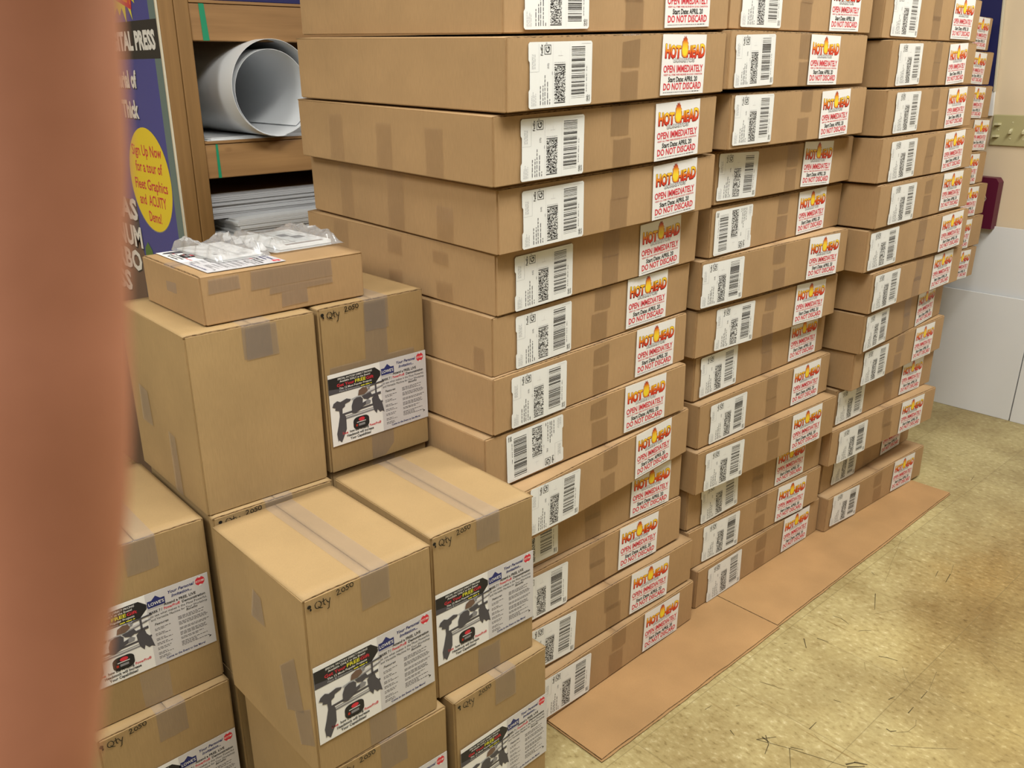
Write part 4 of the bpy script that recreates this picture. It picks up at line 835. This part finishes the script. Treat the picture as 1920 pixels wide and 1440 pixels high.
# star burst
pts = []
for k in range(44):
    a_ = 2*math.pi*k/44; r_ = (.105 if k % 2 else .145)*(1.0+.10*math.sin(k*2.3)); pts.append((bu(2.52)+r_*math.cos(a_), bz(1.60)+r_*math.sin(a_)*.98))
p.poly(pts, 'lemon', 5); p.poly([(bu(2.62), bz(1.53)), (bu(2.455), bz(1.484)), (bu(2.435), bz(1.55)), (bu(2.60), bz(1.60))], 'red', 6); btext('AREA', 2.456, 1.497, .034, .095, 'orange', 7, rot=-14, bold=.02)
p.poly([(bu(2.36), bz(1.52)), (bu(2.43), bz(1.52)), (bu(2.43), bz(1.60)), (bu(2.37), bz(1.60))], 'sky', 4)
# yellow disc
p.ell(bu(2.4915), bz(1.051), .143, .1415, 'mgrey', 3, 48); p.ell(bu(2.490), bz(1.053), .141, .1405, 'yellow', 4, 48)
for s_, yc, zb, h, w_ in (('Sign Up Now', 2.492, 1.118, .028, .205), ('for a tour of', 2.490, 1.074, .028, .185), ('Fleet Graphics', 2.490, 1.026, .028, .225), ('and  ACUITY', 2.492, .983, .028, .185), ('Demo!', 2.490, .938, .028, .085)): p.text(s_, bu(yc), bz(zb), h, 'red', 5, w=w_, bold=.018)
# lower picture with block lettering
brect(2.62, .03, 3.5, .985, 'dgrey', 3); p.poly([(bu(3.5), bz(.03)), (bu(2.66), bz(.03)), (bu(2.60), bz(.80)), (bu(2.63), bz(.87)), (bu(3.5), bz(.95))], 'brown', 4)
p.poly([(bu(2.62), bz(.03)), (bu(2.55), bz(.03)), (bu(2.57), bz(.60)), (bu(2.60), bz(.78)), (bu(2.64), bz(.74))], 'dgrey', 5)
for s_, yr, zb, h, w_ in (('GLAS', 2.618, .925, .056, .26), ('ALUMINUM', 2.612, .845, .056, .45), ('CARBO', 2.640, .770, .056, .33), ('GLASS', 2.750, .695, .056, .33)): btext(s_, yr, zb, h, w_, 'black', 6, bold=.04); btext(s_, yr+.004, zb+.004, h, w_, 'white', 7, bold=.04)
p.poly([(bu(2.612), bz(.775)), (bu(2.600), bz(.852)), (bu(2.575), bz(.872)), (bu(2.548), bz(.850)), (bu(2.540), bz(.81)), (bu(2.556), bz(.765))], 'green', 6)
link('print', p.mesh('print'), t, (0, 0, 0), (0, 0, R(-90)))

# ------------------------------------------------------------------ finger of the person taking the picture
PTS = FINGER
bm = bmesh.new(); rings = []; NS = 20
C_ = [Vector(q[0]) for q in PTS]; view = (C_[4]-Vector((0, 0, CAMZ))).normalized()
# resample with a smooth curve
def cat(p0, p1, p2, p3, s): return .5*((2*p1)+(-p0+p2)*s+(2*p0-5*p1+4*p2-p3)*s*s+(-p0+3*p1-3*p2+p3)*s**3)
CC, RR = [], []
for i in range(len(C_)-1):
    for s in range(6):
        s /= 6; g = lambda k: C_[max(0, min(len(C_)-1, k))]; h_ = lambda k: PTS[max(0, min(len(C_)-1, k))][1]
        CC.append(cat(g(i-1), g(i), g(i+1), g(i+2), s)); RR.append(cat(h_(i-1), h_(i), h_(i+1), h_(i+2), s))
CC.append(C_[-1]); RR.append(PTS[-1][1])
n = len(CC)
for i in range(n):
    d = (CC[min(n-1, i+1)]-CC[max(0, i-1)]).normalized(); sx = d.cross(view).normalized(); sy = sx.cross(d).normalized(); ring = []
    crease = 1-.012*math.exp(-((i-27)/1.5)**2)-.010*math.exp(-((i-46)/1.5)**2)
    for k in range(NS):
        a_ = 2*math.pi*k/NS; q = .92 if math.sin(a_) > 0 else 1.0
        ring.append(bm.verts.new(CC[i]+(sx*math.cos(a_)+sy*math.sin(a_)*.90*q)*RR[i]*crease))
    rings.append(ring)
for a, b in zip(rings, rings[1:]):
    for k in range(NS): f = bm.faces.new((a[k], a[(k+1) % NS], b[(k+1) % NS], b[k])); f.smooth = True
bm.faces.new(rings[0]); bm.faces.new(rings[-1][::-1]); bmesh.ops.recalc_face_normals(bm, faces=bm.faces[:])
fo = link('finger', mesh_of(bm, 'finger', ['skin'])); tag(fo, 'blurred finger of the person taking the picture, along the left edge', 'finger')
# nail on the side turned away from the lens
i0, i1 = 48, 57; bm = bmesh.new(); gr = []
for i in range(i0, i1+1):
    d = (CC[i+1]-CC[i-1]).normalized(); sx = d.cross(view).normalized(); sy = sx.cross(d).normalized(); u = (i-i0)/(i1-i0); half = R(48)*(1-.5*abs(2*u-1)**4)
    sg = 1 if sy.dot(view) > 0 else -1
    gr.append([bm.verts.new(CC[i]+(sx*math.sin(half*(k/6*2-1))+sy*sg*math.cos(half*(k/6*2-1))*.90)*(RR[i]*1.03+.0002)) for k in range(7)])
for a, b in zip(gr, gr[1:]):
    for k in range(6): f = bm.faces.new((a[k], a[k+1], b[k+1], b[k])); f.smooth = True
nl = link('fingernail', mesh_of(bm, 'fingernail', ['nail']), fo)
